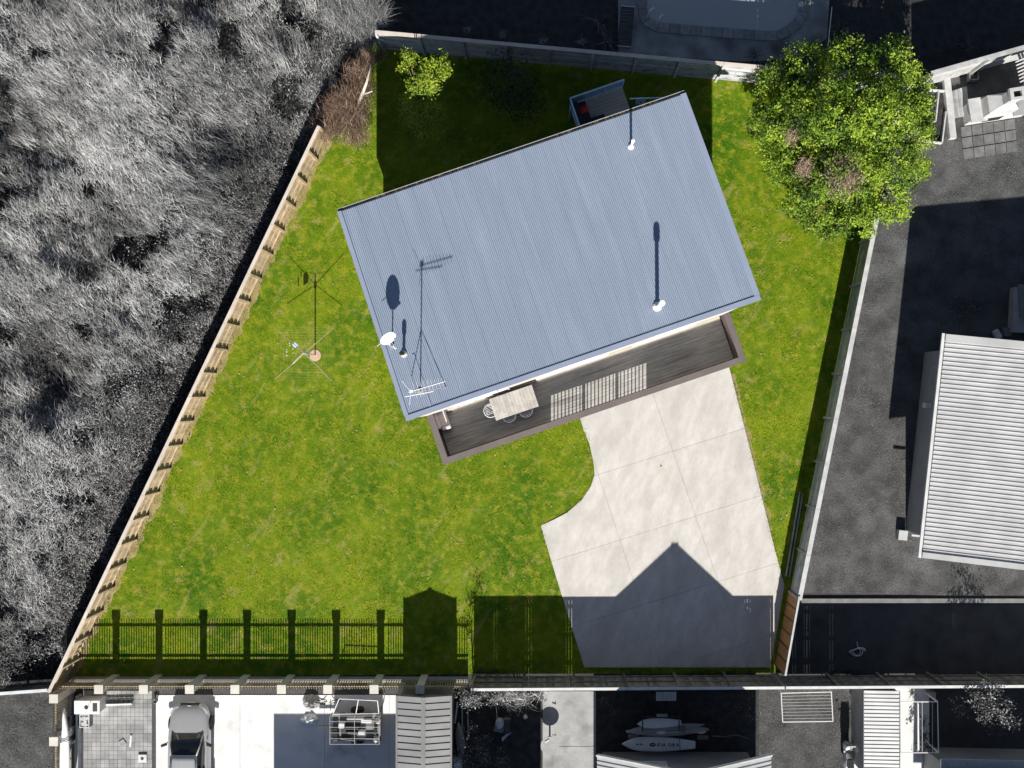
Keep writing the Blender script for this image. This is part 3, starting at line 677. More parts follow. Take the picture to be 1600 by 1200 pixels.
# picket fence with pale piers along the bottom
def pickets(name, label, A, B, h, piers, cat='fence', pier_h=1.84, base=.5):
    A = Vector((A.x, A.y, 0)); B = Vector((B.x, B.y, 0)); L = (B - A).length; ang = math.atan2(B.y - A.y, B.x - A.x); F = Frame(A, ang)
    r = thing(name, label, cat, A.lerp(B, .5))
    MB().box(0, L, -.07, .07, -.02, base, F).build('base_wall', MAT['base'], r)
    for z in (base + .12, h - .2): MB().box(0, L, .02, .06, z - .035, z + .035, F).build('rail', MAT['picket'], r)
    pm = MB().box(-.021, .021, -.010, .014, base + .01, h).mesh('picket', MAT['picket'])
    n = int(L / .112)
    for i in range(n):
        u = (i + .5) * L / n
        if all(abs(u - q) > .25 for q in piers): inst('picket', pm, r, F(u, 0, 0), ang, (1, 1, random.uniform(.99, 1.0)))
    pr = MB().box(-.165, .165, -.165, .165, -.02, pier_h - .06).mesh('pier', MAT['pier']); pc = MB().box(-.195, .195, -.195, .195, pier_h - .06, pier_h).mesh('pier_cap', MAT['pier'])
    for q in piers: inst('pier', pr, r, F(q, 0, 0), ang); inst('pier_cap', pc, r, F(q, 0, 0), ang)
    return r
piers = [(P(x, 1075, 1.84).x - PK0.x) for x in (154, 224, 296, 367, 439.6, 512, 584.4, 656)]
pickets('picket_fence', 'timber picket fence with pale square piers along the bottom left of the lawn', PK0, PK1, 1.7, piers)
a = P(86, 1090, 1.7); b = P(86, 1300, 1.7); a.y = FL0.y - .05
pickets('picket_fence', 'picket fence running down beside the white surfboard', Vector((P(86, 1090, 1.7).x, P(0, 1300, 1.7).y, 0)), Vector((P(86, 1090, 1.7).x, P(0, 1090, 1.7).y + .2, 0)), 1.7, [P(0, 1300, 1.7).y * -1 + P(0, 1159, 1.84).y, P(0, 1300, 1.7).y * -1 + P(0, 1092, 1.84).y - .0], base=.3)
fence_boards('timber_fence', 'low pale rail fence at the far bottom left under the bushes', P(-40, 1086, 1.5), P(74, 1078, 1.5), 1.5, -1, 2.0, MAT['fence_dark'], MAT['offwhite'], nb=7, capw=.14)

# ================================================================== POOL YARD (top)
sheet('pool_surround', px((966, -60), (966, 84), (1160, 96), (1250, 92), (1292, 60), (1300, -60)), -.010, MAT['poolconc'])
inner = [(1010, -70), (1010, 22), (1016, 30), (1031, 36), (1080, 40), (1140, 45), (1211, 50), (1228, 42), (1241, 31), (1250, 13), (1253, -70)]
sheet('pool_water', px(*inner), -.006, MAT['water'])
pool = thing('swimming_pool', 'in-ground swimming pool with pale coping stones at the top of the picture', 'pool', P(1130, 0))
def walk(pts, step):
    P2 = [Vector(p) for p in pts]; out = [P2[0]]; acc = 0
    for a, b in zip(P2, P2[1:]):
        l = (b - a).length; t = step - acc
        while t <= l: out.append(a + (b - a) * (t / l)); t += step
        acc = (acc + l) % step
    return out
pth = walk(px(*inner), .49)
nrm_ = []
for i in range(len(pth)):
    a = pth[max(0, i - 1)]; b = pth[min(len(pth) - 1, i + 1)]; t_ = (b - a).normalized(); nrm_.append(Vector((t_.y, -t_.x)) * -1)
cen = Vector(XY(1130, -20))
for i in range(len(pth) - 1):
    q = []
    for j in (i, i + 1):
        n_ = nrm_[j]; n_ = n_ if (pth[j] - cen).dot(n_) > 0 else -n_
        q.append((pth[j] - n_ * .02, pth[j] + n_ * .44))
    c_ = (q[0][0] + q[0][1] + q[1][0] + q[1][1]) / 4
    pts = [c_ + (p - c_) * .965 for p in (q[0][0], q[0][1], q[1][1], q[1][0])]
    MB().prism([tuple(p) for p in pts], -.03, .05 + random.uniform(-.004, .004)).build('coping_stone', MAT['coping'], pool)
for k, x in enumerate(((1011, 28, 1021, 16), (1026, 39, 1035, 27))):
    a = P(x[0], x[1], .04); b = P(x[2], x[3], -.02)
    MB().tube([a, a + Vector((0, 0, .5)), a.lerp(b, .15) + Vector((0, 0, .66)), a.lerp(b, .6) + Vector((0, 0, .62)), b + Vector((0, 0, .3)), b], .024, 8).build('handrail', MAT['white'], pool)
tag(MB().prism(px((1246, 5), (1254, 3), (1256, 10), (1248, 12)), .03, .06).build('skimmer_lid', MAT['offwhite'], pool))
c = P(978, 42, .3); F = Frame((c.x, c.y, 0), math.radians(-5)); t = thing('sun_lounger', 'dark slatted sun lounger beside the swimming pool', 'lounger', (c.x, c.y, 0))
for s in (-.3, .26): MB().box(s, s + .05, -.95, .95, .26, .32, F).build('side_rail', MAT['darkp'], t)
for k in range(12): MB().box(-.3, .31, -.93 + k * .155, -.93 + k * .155 + .12, .322, .345, F).build('slat', MAT['darkp'], t)
for v_ in (-.93, .9): MB().box(-.31, .32, v_, v_ + .03, .346, .38, F).build('end_bar', MAT['offwhite'], t)
for a in (-.3, .26):
    for b in (-.8, .75): MB().box(a, a + .05, b, b + .05, -.01, .26, F).build('leg', MAT['darkp'], t)
MB().tube([P(1292, 88, 2.05), P(1300, 11, .02)], .02, 6).build('pool_pole', MAT['offwhite'])
tag(bpy.data.objects['pool_pole'], 'long pale pool pole leaning on the fence above the big tree', 'pole')

# ================================================================== RIGHT NEIGHBOUR
RF0 = P(1478, 522, 3.74); RF = Frame((RF0.x, RF0.y, 0), math.radians(-6.1))
h2 = thing('house', 'single-storey neighbouring house with white ribbed metal roof at the right edge', 'house', RF(6, -4.7, 0))
RL = 9.5; rp = trapprof(RL - .45, .19, .026, .3)
r2 = rib_sheet(RF(0, -RL + .2, 3.74), RF(7, -RL + .2, 4.6), RF(0, -.3, 3.74), rp).build('roof', MAT['whitemetal'], h2, fix=False)
rib_sheet(RF(14, -RL + .2, 3.74), RF(7.01, -RL + .2, 4.6), RF(14, -.3, 3.74), rp).build('far_slope', MAT['whitemetal'], r2, fix=False)
for a, b in ((-RL, -RL + .24), (-.32, 0)):
    m = MB(); c = [RF(u, v, z + dz) for dz in (-.12, .06) for (u, v, z) in ((-.01, a, 3.74), (7, a, 4.6), (7, b, 4.6), (-.01, b, 3.74))]
    m.add(c, [(3, 2, 1, 0), (4, 5, 6, 7), (0, 1, 5, 4), (1, 2, 6, 5), (2, 3, 7, 6), (3, 0, 4, 7)]).build('barge_flashing', MAT['whitemetal'], r2)
MB().box(-.14, -.015, -RL - .02, .03, 3.60, 3.70, RF).build('gutter', MAT['offwhite'], h2)
m = MB(); c = [RF(u, v, z) for (u, v, z) in ((.0, -RL, 3.66), (7, -RL, 4.5), (14, -RL, 3.66), (14, 0, 3.66), (7, 0, 4.5), (0, 0, 3.66))]
m.add(c, [(0, 1, 4, 5), (1, 2, 3, 4)]).build('soffit', MAT['rwall'], r2, fix=False)
MB().box(.55, 13.4, -8.75, -.55, -.02, 3.66, RF).build('wall', MAT['rwall'], h2)
m = MB(); q = RF(.55, -1.55, 2.2); m.lathe(q, [(.16, -.03), (.2, .0), (.2, .06), (.1, .07), (.08, .03), (.005, .03)], 20, Matrix.Rotation(-math.pi / 2, 3, 'Y')).build('round_vent', MAT['midgrey'], h2)
q = RF(.38, -3.0, 0); MB().box(.30, .55, -3.12, -2.9, 1.1, 1.5, RF).build('meter_box', MAT['offwhite'], h2)
MB().tube([RF(.53, -1.2, 2.4), RF(.2, -1.4, 1.9), RF(.5, -2.1, 1.2)], .01, 5).build('cable', MAT['offwhite'], h2)
MB().box(.50, .55, -7.9, -5.0, 2.5, 2.65, RF).build('window_hood', MAT['darkp'], h2)
MB().box(-.02, .54, -8.78, -8.70, 2.3, 2.36, RF).build('porch_hood', MAT['offwhite'], h2)
MB().box(.14, .54, -9.2, -8.76, -.01, .35, RF).build('porch_step', MAT['plaster'], h2)
# pale water tank plinth and clutter at the far right edge
t = thing('garden_shed', 'pale lean-to shed wall at the right edge above the white roof', 'shed', P(1606, 470))
MB().prism(px((1578, 450), (1640, 452), (1638, 522), (1574, 520)), -.01, .5).build('wall', MAT['gconc2'], t)
MB().prism(px((1582, 446), (1650, 449), (1648, 500), (1586, 498)), .502, .56).build('roof', MAT['midgrey'], t)
for pts, nm, lab in ((((1549, 519), (1556, 514), (1563, 526), (1557, 533)), 'board', 'tilted pale offcut board behind the white ribbed roof'), (((1565, 512), (1578, 514), (1577, 527), (1566, 525)), 'crate', 'grey crate behind the white ribbed roof')):
    tag(bevel(MB().prism(px(*pts), 0, .25).build(nm, MAT['offwhite'] if nm == 'board' else MAT['midgrey']), .02), lab, nm)

# plaster outdoor fireplace with tiled pad
t = thing('outdoor_fireplace', 'white plaster outdoor fireplace with tapered chimney', 'fireplace', P(1535, 185))
fa = math.radians(9); FF = Frame(P(1503, 197), fa); sc_ = 34.04
bevel(MB().box(.1, 2.75, .0, .85, -.02, .95, FF).build('hearth', MAT['plaster'], t), .02)
m = MB(); lo_ = [(.55, .02), (1.85, .02), (1.85, .83), (.55, .83)]; hi_ = [(.95, .2), (1.5, .2), (1.5, .62), (.95, .62)]
m.loft([[FF(u, v, .95) for u, v in lo_], [FF(u, v, 1.7) for u, v in lo_], [FF(u, v, 2.2) for u, v in hi_], [FF(u, v, 2.9) for u, v in hi_]]).build('chimney_breast', MAT['plaster'], t)
fl = MB()
for a in ((.90, 1.55, .15, .27), (.90, 1.55, .55, .67), (.90, 1.05, .27, .55), (1.40, 1.55, .27, .55)): fl.box(a[0], a[1], a[2], a[3], 2.9, 3.08, FF)
fl.build('flue_top', MAT['plaster'], t); MB().box(1.05, 1.4, .27, .55, 2.9, 2.93, FF).build('flue_opening', MAT['black'], t)
MB().box(.8, 1.6, -.012, .0, .2, .8, FF).build('firebox', MAT['black'], t)
MB().box(.0, .75, -.12, .95, .952, 1.03, FF).build('shelf', MAT['plaster'], t); MB().box(1.92, 2.85, -.12, .95, .952, 1.03, FF).build('shelf', MAT['gconc2'], t)
t = thing('tiled_pad', 'square-tiled grey paving pad in front of the plaster fireplace', 'paving', P(1545, 220))
o_ = P(1505, 250); U_ = P(1590, 237) - o_; V_ = P(1500, 198) - o_; sheet('bed', [xy(o_), xy(o_ + U_), xy(o_ + U_ + V_), xy(o_ + V_)], .0, MAT['offwhite'], None, t).location -= woff(t)
bpy.data.objects['bed'].location = -woff(t)
for i in range(5):
    for j in range(3):
        q = [o_ + U_ * ((i + a) / 5) + V_ * ((j + b) / 3) for a, b in ((.04, .05), (.96, .05), (.96, .95), (.04, .95))]
        MB().prism([xy(p) for p in q], .0, .03).build('tile', MAT['tile'], t)
t = thing('plank_stack', 'stack of grey planks lying left of the plaster fireplace', 'planks', P(1497, 160))
for i in range(7):
    a = P(1486 + i * 3.7, 143 - i * 1.2, .1); b = P(1492 + i * 3.4, 184 - i * .6, .1); MB().beam(a, b, .10, .1 + .03 * (i % 2)).build('plank', MAT['plank'], t)
t = tag(MB().beam(P(1478, 120, .15), P(1488, 217, .15), .30, .26).build('timber_beam', MAT['cap_grey']), 'thick pale timber beam lying beside the plank stack', 'beam')
t = thing('garden_bed', 'narrow raised garden bed with pale edging beside the big tree', 'garden bed', P(1462, 180))
for a, b in (((1452, 141), (1479, 143)), ((1477, 175), (1471, 224)), ((1440, 220), (1471, 224)), ((1466, 143), (1461, 190))): MB().beam(P(*a, .12), P(*b, .12), .06, .22).build('edging', MAT['cap_grey'], t)
sheet('soil', px((1446, 142), (1478, 144), (1470, 222), (1440, 220)), .005, MAT['darkgrey'], None, t); t.children[-1].location = (0, 0, 0)
t = thing('pergola', 'pale pergola slats at the top right corner', 'pergola', P(1610, 110))
for k in range(7): MB().beam(P(1587 + k * 1.2, 97 + k * 5.2, 2.2), P(1640, 76 + k * 5.2, 2.2), .05, .09).build('slat', MAT['offwhite'], t)
for a, b in ((1600, 92), (1606, 124), (1636, 80), (1636, 110)): MB().beam(P(a, b, 0), P(a, b, 2.15), .09, .09).build('post', MAT['offwhite'], t)
MB().beam(P(1598, 88, 2.1), P(1606, 128, 2.1), .05, .1).build('beam', MAT['offwhite'], t)
c = P(1517, 121); t = thing('planter_box', 'small dark planter box in the shade behind the plaster fireplace', 'planter', c)
for a in ((-.22, .22, -.22, -.17), (-.22, .22, .17, .22), (-.22, -.17, -.17, .17), (.17, .22, -.17, .17)): MB().box(a[0], a[1], a[2], a[3], 0, .35, Frame(c, .05)).build('side', MAT['midgrey'], t)
MB().box(-.17, .17, -.17, .17, 0, .28, Frame(c, .05)).build('soil', MAT['darkgrey'], t)
# litter on the shared path
c = P(1342, 1018); t = thing('garden_hose', 'white coiled hose dropped on the shaded path', 'hose', c)
MB().tube([c + Vector((.28 * math.cos(a) * (1 + .15 * math.sin(3 * a)) - .02 * a, .16 * math.sin(a) + .05 * math.sin(2 * a), .03 + .008 * a)) for a in [k * .35 for k in range(40)]], .018, 6).build('coil', MAT['offwhite'], t)
MB().tube([c + Vector((-.1, .45, .02)), c + Vector((-.05, .2, .03)), c + Vector((.25, .08, .04))], .018, 6).build('loose_end', MAT['offwhite'], t)

# ================================================================== YARDS ALONG THE BOTTOM
sheet('corner_lawn', px((-60, 1086), (82, 1082), (82, 1300), (-60, 1300)), -.012, MAT['greylawn'])
sheet('yard_soil', px((88, 1078), (128, 1078), (128, 1300), (88, 1300)), -.0125, MAT['darkgrey'])
sheet('pavers', px((128, 1076), (243.5, 1076), (243.5, 1240), (128, 1240)), -.010, MAT['grout'])
pv = bpy.data.objects['pavers']; a0 = P(128.5, 1079); tl = 13.4 / 34.043
tm = MB().box(.006, tl / 2 - .004, .006, tl / 2 - .004, -.01, .02)
tm.box(tl / 2 + .004, tl - .006, .006, tl / 2 - .004, -.01, .02); tm.box(.006, tl / 2 - .004, tl / 2 + .004, tl - .006, -.01, .02); tm.box(tl / 2 + .004, tl - .006, tl / 2 + .004, tl - .006, -.01, .02)
tm = tm.mesh('paver', MAT['paver'])
for i in range(8):
    for j in range(11):
        o = inst('paver', tm, pv, (a0.x + i * tl + .06, a0.y - (j + 1) * tl, random.uniform(-.002, .004)))
sheet('concrete_yard', px((244, 1076), (622, 1076), (622, 1300), (244, 1300)), -.009, MAT['grout'])
cy_ = bpy.data.objects['concrete_yard']
for x0, x1 in ((244, 375), (375.4, 507), (507.4, 608), (608.4, 622)):
    for y0, y1 in ((1086, 1200), (1200.5, 1300)): MB().prism(px((x0, y0), (x1, y0), (x1, y1), (x0, y1)), -.009, .02).build('slab', MAT['gconc'], cy_)
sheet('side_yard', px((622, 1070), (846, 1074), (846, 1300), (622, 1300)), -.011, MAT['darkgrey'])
sheet('concrete_path', px((848, 1079), (931, 1079), (931, 1300), (848, 1300)), -.009, MAT['grout'])
for y0, y1 in ((1080, 1165.6), (1166.4, 1300)): MB().prism(px((848, y0), (931, y0), (931, y1), (848, y1)), -.009, .02).build('slab', MAT['gconc2'], bpy.data.objects['concrete_path'])
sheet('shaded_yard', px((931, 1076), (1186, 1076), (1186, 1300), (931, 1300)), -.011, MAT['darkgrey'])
sheet('grass_yard', px((1186, 1074), (1335, 1074), (1335, 1300), (1186, 1300)), -.011, MAT['greylawn'])
sheet('pale_path', px((1335, 1073), (1452, 1073), (1452, 1300), (1335, 1300)), -.009, MAT['gconc'])
sheet('corner_yard', px((1452, 1072), (1660, 1072), (1660, 1300), (1452, 1300)), -.0105, MAT['asphalt'])

# gable house at the bottom whose ridge shadow falls on the driveway
h3 = thing('house', 'gabled neighbouring house with white ribbed roof cut by the bottom edge', 'house', (5.9, -19, 0))
Y0 = -15.3; XL, XR, XM = 2.27, 9.72, 6.0; ZE, ZR = 3.2, 5.36
r3 = rib_sheet((XL, Y0 - 9, ZE), (XM, Y0 - 9, ZR), (XL, Y0, ZE), trapprof(9, .19, .03, .3)).build('roof', MAT['whitemetal'], h3, fix=False)
rib_sheet((XR, Y0 - 9, ZE), (XM, Y0 - 9, ZR), (XR, Y0, ZE), trapprof(9, .19, .03, .3)).build('roof_slope', MAT['whitemetal'], r3, fix=False)
MB().beam((XM, Y0 - 9, ZR + .02), (XM, Y0, ZR + .02), .34, .07).build('ridge_cap', MAT['whitemetal'], h3)
for a in (XL, XR):
    m = MB(); m.beam((a, Y0 - .03, ZE - .03), (XM, Y0 - .03, ZR - .03), .06, .2).build('barge_board', MAT['offwhite'], h3)
m = MB(); m.add([(XL + .4, Y0 - 1.0, 0), (XR - .4, Y0 - 1.0, 0), (XR - .4, Y0 - 1.0, ZE - .02), (XM, Y0 - 1.0, ZR - .15), (XL + .4, Y0 - 1.0, ZE - .02)] + [(XL + .4, Y0 - 8.6, 0), (XR - .4, Y0 - 8.6, 0), (XR - .4, Y0 - 8.6, ZE - .02), (XM, Y0 - 8.6, ZR - .15), (XL + .4, Y0 - 8.6, ZE - .02)],
         [(0, 1, 2, 3, 4), (9, 8, 7, 6, 5), (0, 5, 6, 1), (1, 6, 7, 2), (2, 7, 8, 3), (3, 8, 9, 4), (4, 9, 5, 0)]).build('wall', MAT['rwall'], h3)
window(h3, WORLD, 4.24, Y0 - 1.0, 1.35, 1.2, .8, 1, pane='offwhite')
# house below the frame that shades the concrete yard
h4 = thing('house', 'neighbouring house below the frame shading the concrete yard', 'house', (P(560, 0).x, -23, 0))
xa_, xb_, xc_ = P(428, 0).x, P(706, 0).x, P(845, 0).x; Yh = -19.3
MB().box(xa_ + .5, xb_, Yh - 7, Yh - .5, -.02, 2.9).build('wall', MAT['rwall'], h4); MB().box(xa_, xb_, Yh - 7.5, Yh, 2.9, 3.0).build('roof', MAT['greymetal'], h4)
MB().box(xb_ + .01, xc_ - .4, Yh - 7, Yh - .5, -.02, 3.6).build('wing_wall', MAT['rwall'], h4); MB().box(xb_ + .01, xc_, Yh - 7.5, Yh, 3.6, 3.72).build('wing_roof', MAT['greymetal'], h4)
# garden shed with panelled gable roof
t = thing('garden_shed', 'grey metal garden shed with panelled gable roof below the picket fence', 'shed', P(662, 1150))
sx0, sx1 = P(620, 0, 2.33).x, P(705, 0, 2.33).x; sxm = (sx0 + sx1) / 2; sy = P(0, 1087, 2.33).y
for k in range(13):
    y1 = sy - k * .292; y0 = y1 - .290
    for s, xe in ((-1, sx0), (1, sx1)):
        m = MB(); tz = .035
        m.add([(xe, y0, 2.33 - .0), (sxm + .05 * s, y0, 2.60), (sxm + .05 * s, y1, 2.60 + tz), (xe, y1, 2.33 + tz), (xe, y0, 2.30), (sxm + .05 * s, y0, 2.57), (sxm + .05 * s, y1, 2.57), (xe, y1, 2.30)],
              [(0, 1, 2, 3), (7, 6, 5, 4), (0, 4, 5, 1), (1, 5, 6, 2), (2, 6, 7, 3), (3, 7, 4, 0)]).build('roof_panel', MAT['greymetal'], t)
ye = sy - 13 * .292
MB().box(sxm - .09, sxm + .09, ye, sy + .01, 2.60, 2.675).build('ridge_cap', MAT['greymetal'], t)
for x in (sx0, sx1): MB().box(x - .04, x + .04, ye, sy + .01, 2.27, 2.40).build('edge_trim', MAT['greymetal'], t)
m = MB(); w0, w1 = sx0 + .08, sx1 - .08; f0, f1 = ye + .1, sy - .15
m.add([(w0, f1, 0), (w1, f1, 0), (w1, f1, 2.32), (sxm, f1, 2.56), (w0, f1, 2.32), (w0, f0, 0), (w1, f0, 0), (w1, f0, 2.32), (sxm, f0, 2.56), (w0, f0, 2.32)], [(0, 1, 2, 3, 4), (9, 8, 7, 6, 5), (0, 5, 6, 1), (1, 6, 7, 2), (4, 9, 5, 0)]).build('wall', MAT['midgrey'], t)
# small white-roofed shed
t = thing('garden_shed', 'white lapped-panel roofed shed against the bottom right fence', 'shed', P(1376, 1140))
ax, bx_ = P(1350, 0, 1.95).x, P(1404, 0, 1.95).x; ty = P(0, 1079, 1.95).y
for k in range(22):
    y1 = ty - k * .17; y0 = y1 - .162; m = MB()
    m.add([(ax, y0, 1.93), (bx_, y0, 2.02), (bx_, y1, 2.05), (ax, y1, 1.96), (ax, y0, 1.90), (bx_, y0, 1.99), (bx_, y1, 1.99), (ax, y1, 1.90)], [(0, 1, 2, 3), (7, 6, 5, 4), (0, 4, 5, 1), (1, 5, 6, 2), (2, 6, 7, 3), (3, 7, 4, 0)]).build('roof_panel', MAT['whitemetal'], t)
MB().box(ax + .02, bx_ - .05, ty - 22 * .17, ty - .02, -.01, 1.89).build('wall', MAT['gconc2'], t)
MB().box(ax - .03, ax, ty - 22 * .17, ty, 1.86, 1.97).build('fascia', MAT['midgrey'], t); MB().box(bx_, bx_ + .04, ty - 22 * .17, ty, 1.96, 2.06).build('gutter', MAT['midgrey'], t)
# white roof edge at the bottom right
t = thing('house', 'neighbouring house with white gutter edge at the bottom right corner', 'house', P(1560, 1250))
q0 = P(1470, 1186, 3.0); q1 = P(1660, 1190, 3.0); F = Frame(q0, math.atan2(q1.y - q0.y, q1.x - q0.x))
MB().box(0, 6, -.36, 0, -.06, .0, F).build('gutter_board', MAT['whitemetal'], t); MB().box(0.02, 6, -6, -.38, -.03, .35, F).build('roof', MAT['darkp'], t); MB().box(.4, 6, -6, -.5, -3.0, -.065, F).build('wall', MAT['rwall'], t)
for k in range(5): MB().lathe(F(.2 + k * .95, -.18, 0), [(.02, 0), (.02, .012), (.002, .012)], 8).build('fixing', MAT['darkp'], t)

# ------------------------------------------------------------------ parked car
cx, cyf = -16.06, -13.93
car = thing('car', 'silver sedan parked nose-in at the picket fence', 'car', (cx, cyf - 2.4, 0))
def ring(s, w, zl, zb, zt):
    h = [(0, zl), (.80 * w, zl), (.96 * w, zl + .08), (1.0 * w, (zl + zb) / 2), (.985 * w, zb - .10), (.93 * w, zb), (.72 * w, zb + (zt - zb) * .6), (.38 * w, zt - .008), (0, zt)]
    pts = h + [(-x, z) for x, z in h[-2:0:-1]]
    return [Vector((cx + x, cyf - s, z)) for x, z in pts]
st = [(-.01, .48, .30, .50, .54), (.05, .66, .24, .56, .62), (.18, .78, .22, .62, .70), (.45, .865, .2, .70, .79), (.9, .915, .2, .78, .87), (1.36, .93, .2, .86, .95), (2.2, .935, .2, .91, .98), (3.4, .935, .2, .93, .99), (4.2, .91, .22, .93, 1.0), (4.6, .82, .25, .88, .97), (4.8, .68, .35, .72, .8)]
body = MB().loft([ring(*s) for s in st]).build('body', MAT['carpaint'], car, smooth=True)
sb = body.modifiers.new('s', 'SUBSURF'); sb.levels = sb.render_levels = 2
def cring(s, wb, wt, zb, zt):
    h = [(0, zb), (wb, zb), (wb * .6 + wt * .4, zb + (zt - zb) * .45), (wt, zt - .05), (wt * .85, zt - .005), (wt * .4, zt + .015), (0, zt + .02)]
    return [Vector((cx + x, cyf - s, z)) for x, z in h + [(-x, z) for x, z in h[-2:0:-1]]]
gl = MB().loft([cring(1.24, .72, .66, .88, .925), cring(1.65, .78, .64, .9, 1.17), cring(2.0, .80, .58, .9, 1.37), cring(2.5, .80, .57, .9, 1.42), cring(3.3, .80, .57, .9, 1.42), cring(3.75, .78, .58, .9, 1.3), cring(4.3, .7, .62, .92, 1.0)]).build('windows', MAT['carglass'], car, smooth=True)
rf = MB()
rows = [(2.04, .545, 1.405), (2.3, .565, 1.44), (2.8, .575, 1.455), (3.3, .57, 1.445), (3.6, .55, 1.37)]
rf.loft([[Vector((cx + x * w_, cyf - s, z + dz + .015 * (1 - x * x))) for x, dz in ((-1, -.06), (-.85, 0), (-.4, .012), (0, .016), (.4, .012), (.85, 0), (1, -.06), (.4, -.05), (-.4, -.05))] for s, w_, z in rows]).build('roof', MAT['carpaint'], car, smooth=True)
for s in (-1, 1):
    MB().tube([(cx + .70 * s, cyf - 1.28, .915), (cx + .665 * s, cyf - 1.65, 1.17), (cx + .575 * s, cyf - 2.06, 1.39)], .032, 8).build('pillar', MAT['carpaint'], car, smooth=True)
    MB().tube([(cx + .575 * s, cyf - 2.06, 1.39), (cx + .585 * s, cyf - 2.8, 1.425), (cx + .58 * s, cyf - 3.5, 1.37), (cx + .64 * s, cyf - 4.2, 1.02)], .03, 8).build('roof_rail', MAT['carpaint'], car, smooth=True)
    MB().beam((cx + .79 * s, cyf - 2.75, .92), (cx + .6 * s, cyf - 2.75, 1.41), .04, .06).build('door_pillar', MAT['black'], car)
    mm = MB(); q = Vector((cx + 1.02 * s, cyf - 1.72, .98)); F = Frame(q, -.35 * s)
    bevel(mm.box(-.13, .13, -.06, .06, -.07, .07, F).build('mirror', MAT['black'], car), .03, 3)
    MB().beam((cx + .86 * s, cyf - 1.6, .93), (cx + .95 * s, cyf - 1.7, .97), .04, .04).build('mirror_arm', MAT['black'], car)
    MB().loft([[Vector((cx + (x + a) * s, cyf - y, z)) for a, z in ((0, .60), (.10, .60), (.10, .665), (0, .675))] for x, y in ((.50, .10), (.60, .16), (.70, .28), (.76, .44))]).build('headlight', MAT['galv'], car)
    for y in (.92, 3.75):
        M90 = Matrix.Rotation(math.pi / 2, 3, 'Y'); q = (cx + .86 * s, cyf - y, .33)
        wh = MB().lathe(q, [(.20, -.1), (.31, -.1), (.33, -.07), (.33, .07), (.31, .1), (.20, .1)], 24, M90).build('wheel', MAT['tyre'], car)
        MB().lathe(q, [(.20, -.09), (.20, .09), (.05, .10), (.005, .10)], 12, M90).build('rim', MAT['galv'], wh)
MB().box(cx - .42, cx + .42, cyf - .10, cyf + .012, .42, .60).build('grille', MAT['black'], car)
MB().box(cx - .2, cx + .2, cyf + .013, cyf + .03, .36, .47).build('number_plate', MAT['offwhite'], car)
MB().box(cx - .08, cx + .08, cyf - .1, cyf - .04, .625, .64).build('badge', MAT['galv'], car)
for a, b in (((-.55, 1.28, .935), (.05, 1.42, 1.02)), ((.1, 1.28, .935), (.6, 1.42, 1.02))): MB().tube([(cx + a[0], cyf - a[1], a[2]), (cx + b[0], cyf - b[1], b[2] + .02)], .01, 5).build('wiper', MAT['black'], car)

# ------------------------------------------------------------------ clutter in the left yard
def cloth(name, lab, c, rx, ry, h, mat, seed):
    m = MB(); n = 18; vs = []; r_ = random.Random(seed)
    for i in range(n + 1):
        for j in range(n + 1):
            x = (i / n - .5) * 2; y = (j / n - .5) * 2; e = 1 + .25 * mnoise.noise(Vector((math.atan2(y, x) * 1.3, seed, 2)))
            R = max(abs(x), abs(y)); k = (R / max(1e-6, math.hypot(x, y))) if R > 0 else 1
            z = h * (1 - R ** 1.6) * (.55 + .9 * abs(mnoise.noise(Vector((x * 2.2, y * 2.2, seed))))) + .05 * abs(mnoise.noise(Vector((x * 6, y * 6, seed))))
            vs.append(Vector((c.x + x * k * rx * e, c.y + y * k * ry * e, c.z + max(.015, z))))
    fs = [(i * (n + 1) + j, (i + 1) * (n + 1) + j, (i + 1) * (n + 1) + j + 1, i * (n + 1) + j + 1) for i in range(n) for j in range(n)]
    return tag(m.add(vs, fs).build(name, mat, smooth=False), lab, name.split('_')[-1])
cloth('tarpaulin', 'crumpled grey tarpaulin heap against the picket fence in the concrete yard', P(487, 1097, .02), .40, .36, .55, MAT['gconc2'], 3)
cloth('sheet', 'crumpled bright white sheet on the concrete beside the tarpaulin', P(484, 1124, .02), .46, .26, .28, MAT['white'], 8)
t = thing('bench_sink', 'white garden bench sink with two dark basins at the paved corner', 'sink', P(137, 1104))
a = P(115.5, 1116, .9); b = P(155.5, 1094.5, .9); bevel(MB().box(a.x, b.x, a.y, b.y, .84, .9).build('top', MAT['white'], t), .03, 3)
MB().box(a.x + .05, b.x - .05, a.y + .05, b.y - .05, -.01, .84).build('cabinet', MAT['offwhite'], t)
MB().lathe(((a.x + b.x) / 2 - .02, (a.y + b.y) / 2, .9), [(.095, .0), (.095, .006), (.08, .008), (.005, .008)], 16).build('basin', MAT['darkp'], t)
MB().box(b.x - .31, b.x - .1, a.y + .12, b.y - .12, .9, .908).build('basin', MAT['darkp'], t)
MB().tube([(b.x - .4, b.y - .1, .9), (b.x - .4, b.y - .1, 1.1), (b.x - .36, b.y - .22, 1.12)], .015, 6).build('tap', MAT['galv'], t)
t = thing('tray', 'square pale tray of rubble below the white bench sink', 'tray', P(132, 1127))
a = P(124.5, 1137, .4); b = P(139.5, 1116.5, .4)
MB().box(a.x, b.x, a.y, b.y, -.01, .36).build('stand', MAT['midgrey'], t)
for e in ((a.x, b.x, a.y, a.y + .03), (a.x, b.x, b.y - .03, b.y), (a.x, a.x + .03, a.y + .03, b.y - .03), (b.x - .03, b.x, a.y + .03, b.y - .03)): MB().box(*e, .36, .42).build('rim', MAT['offwhite'], t)
m = MB()
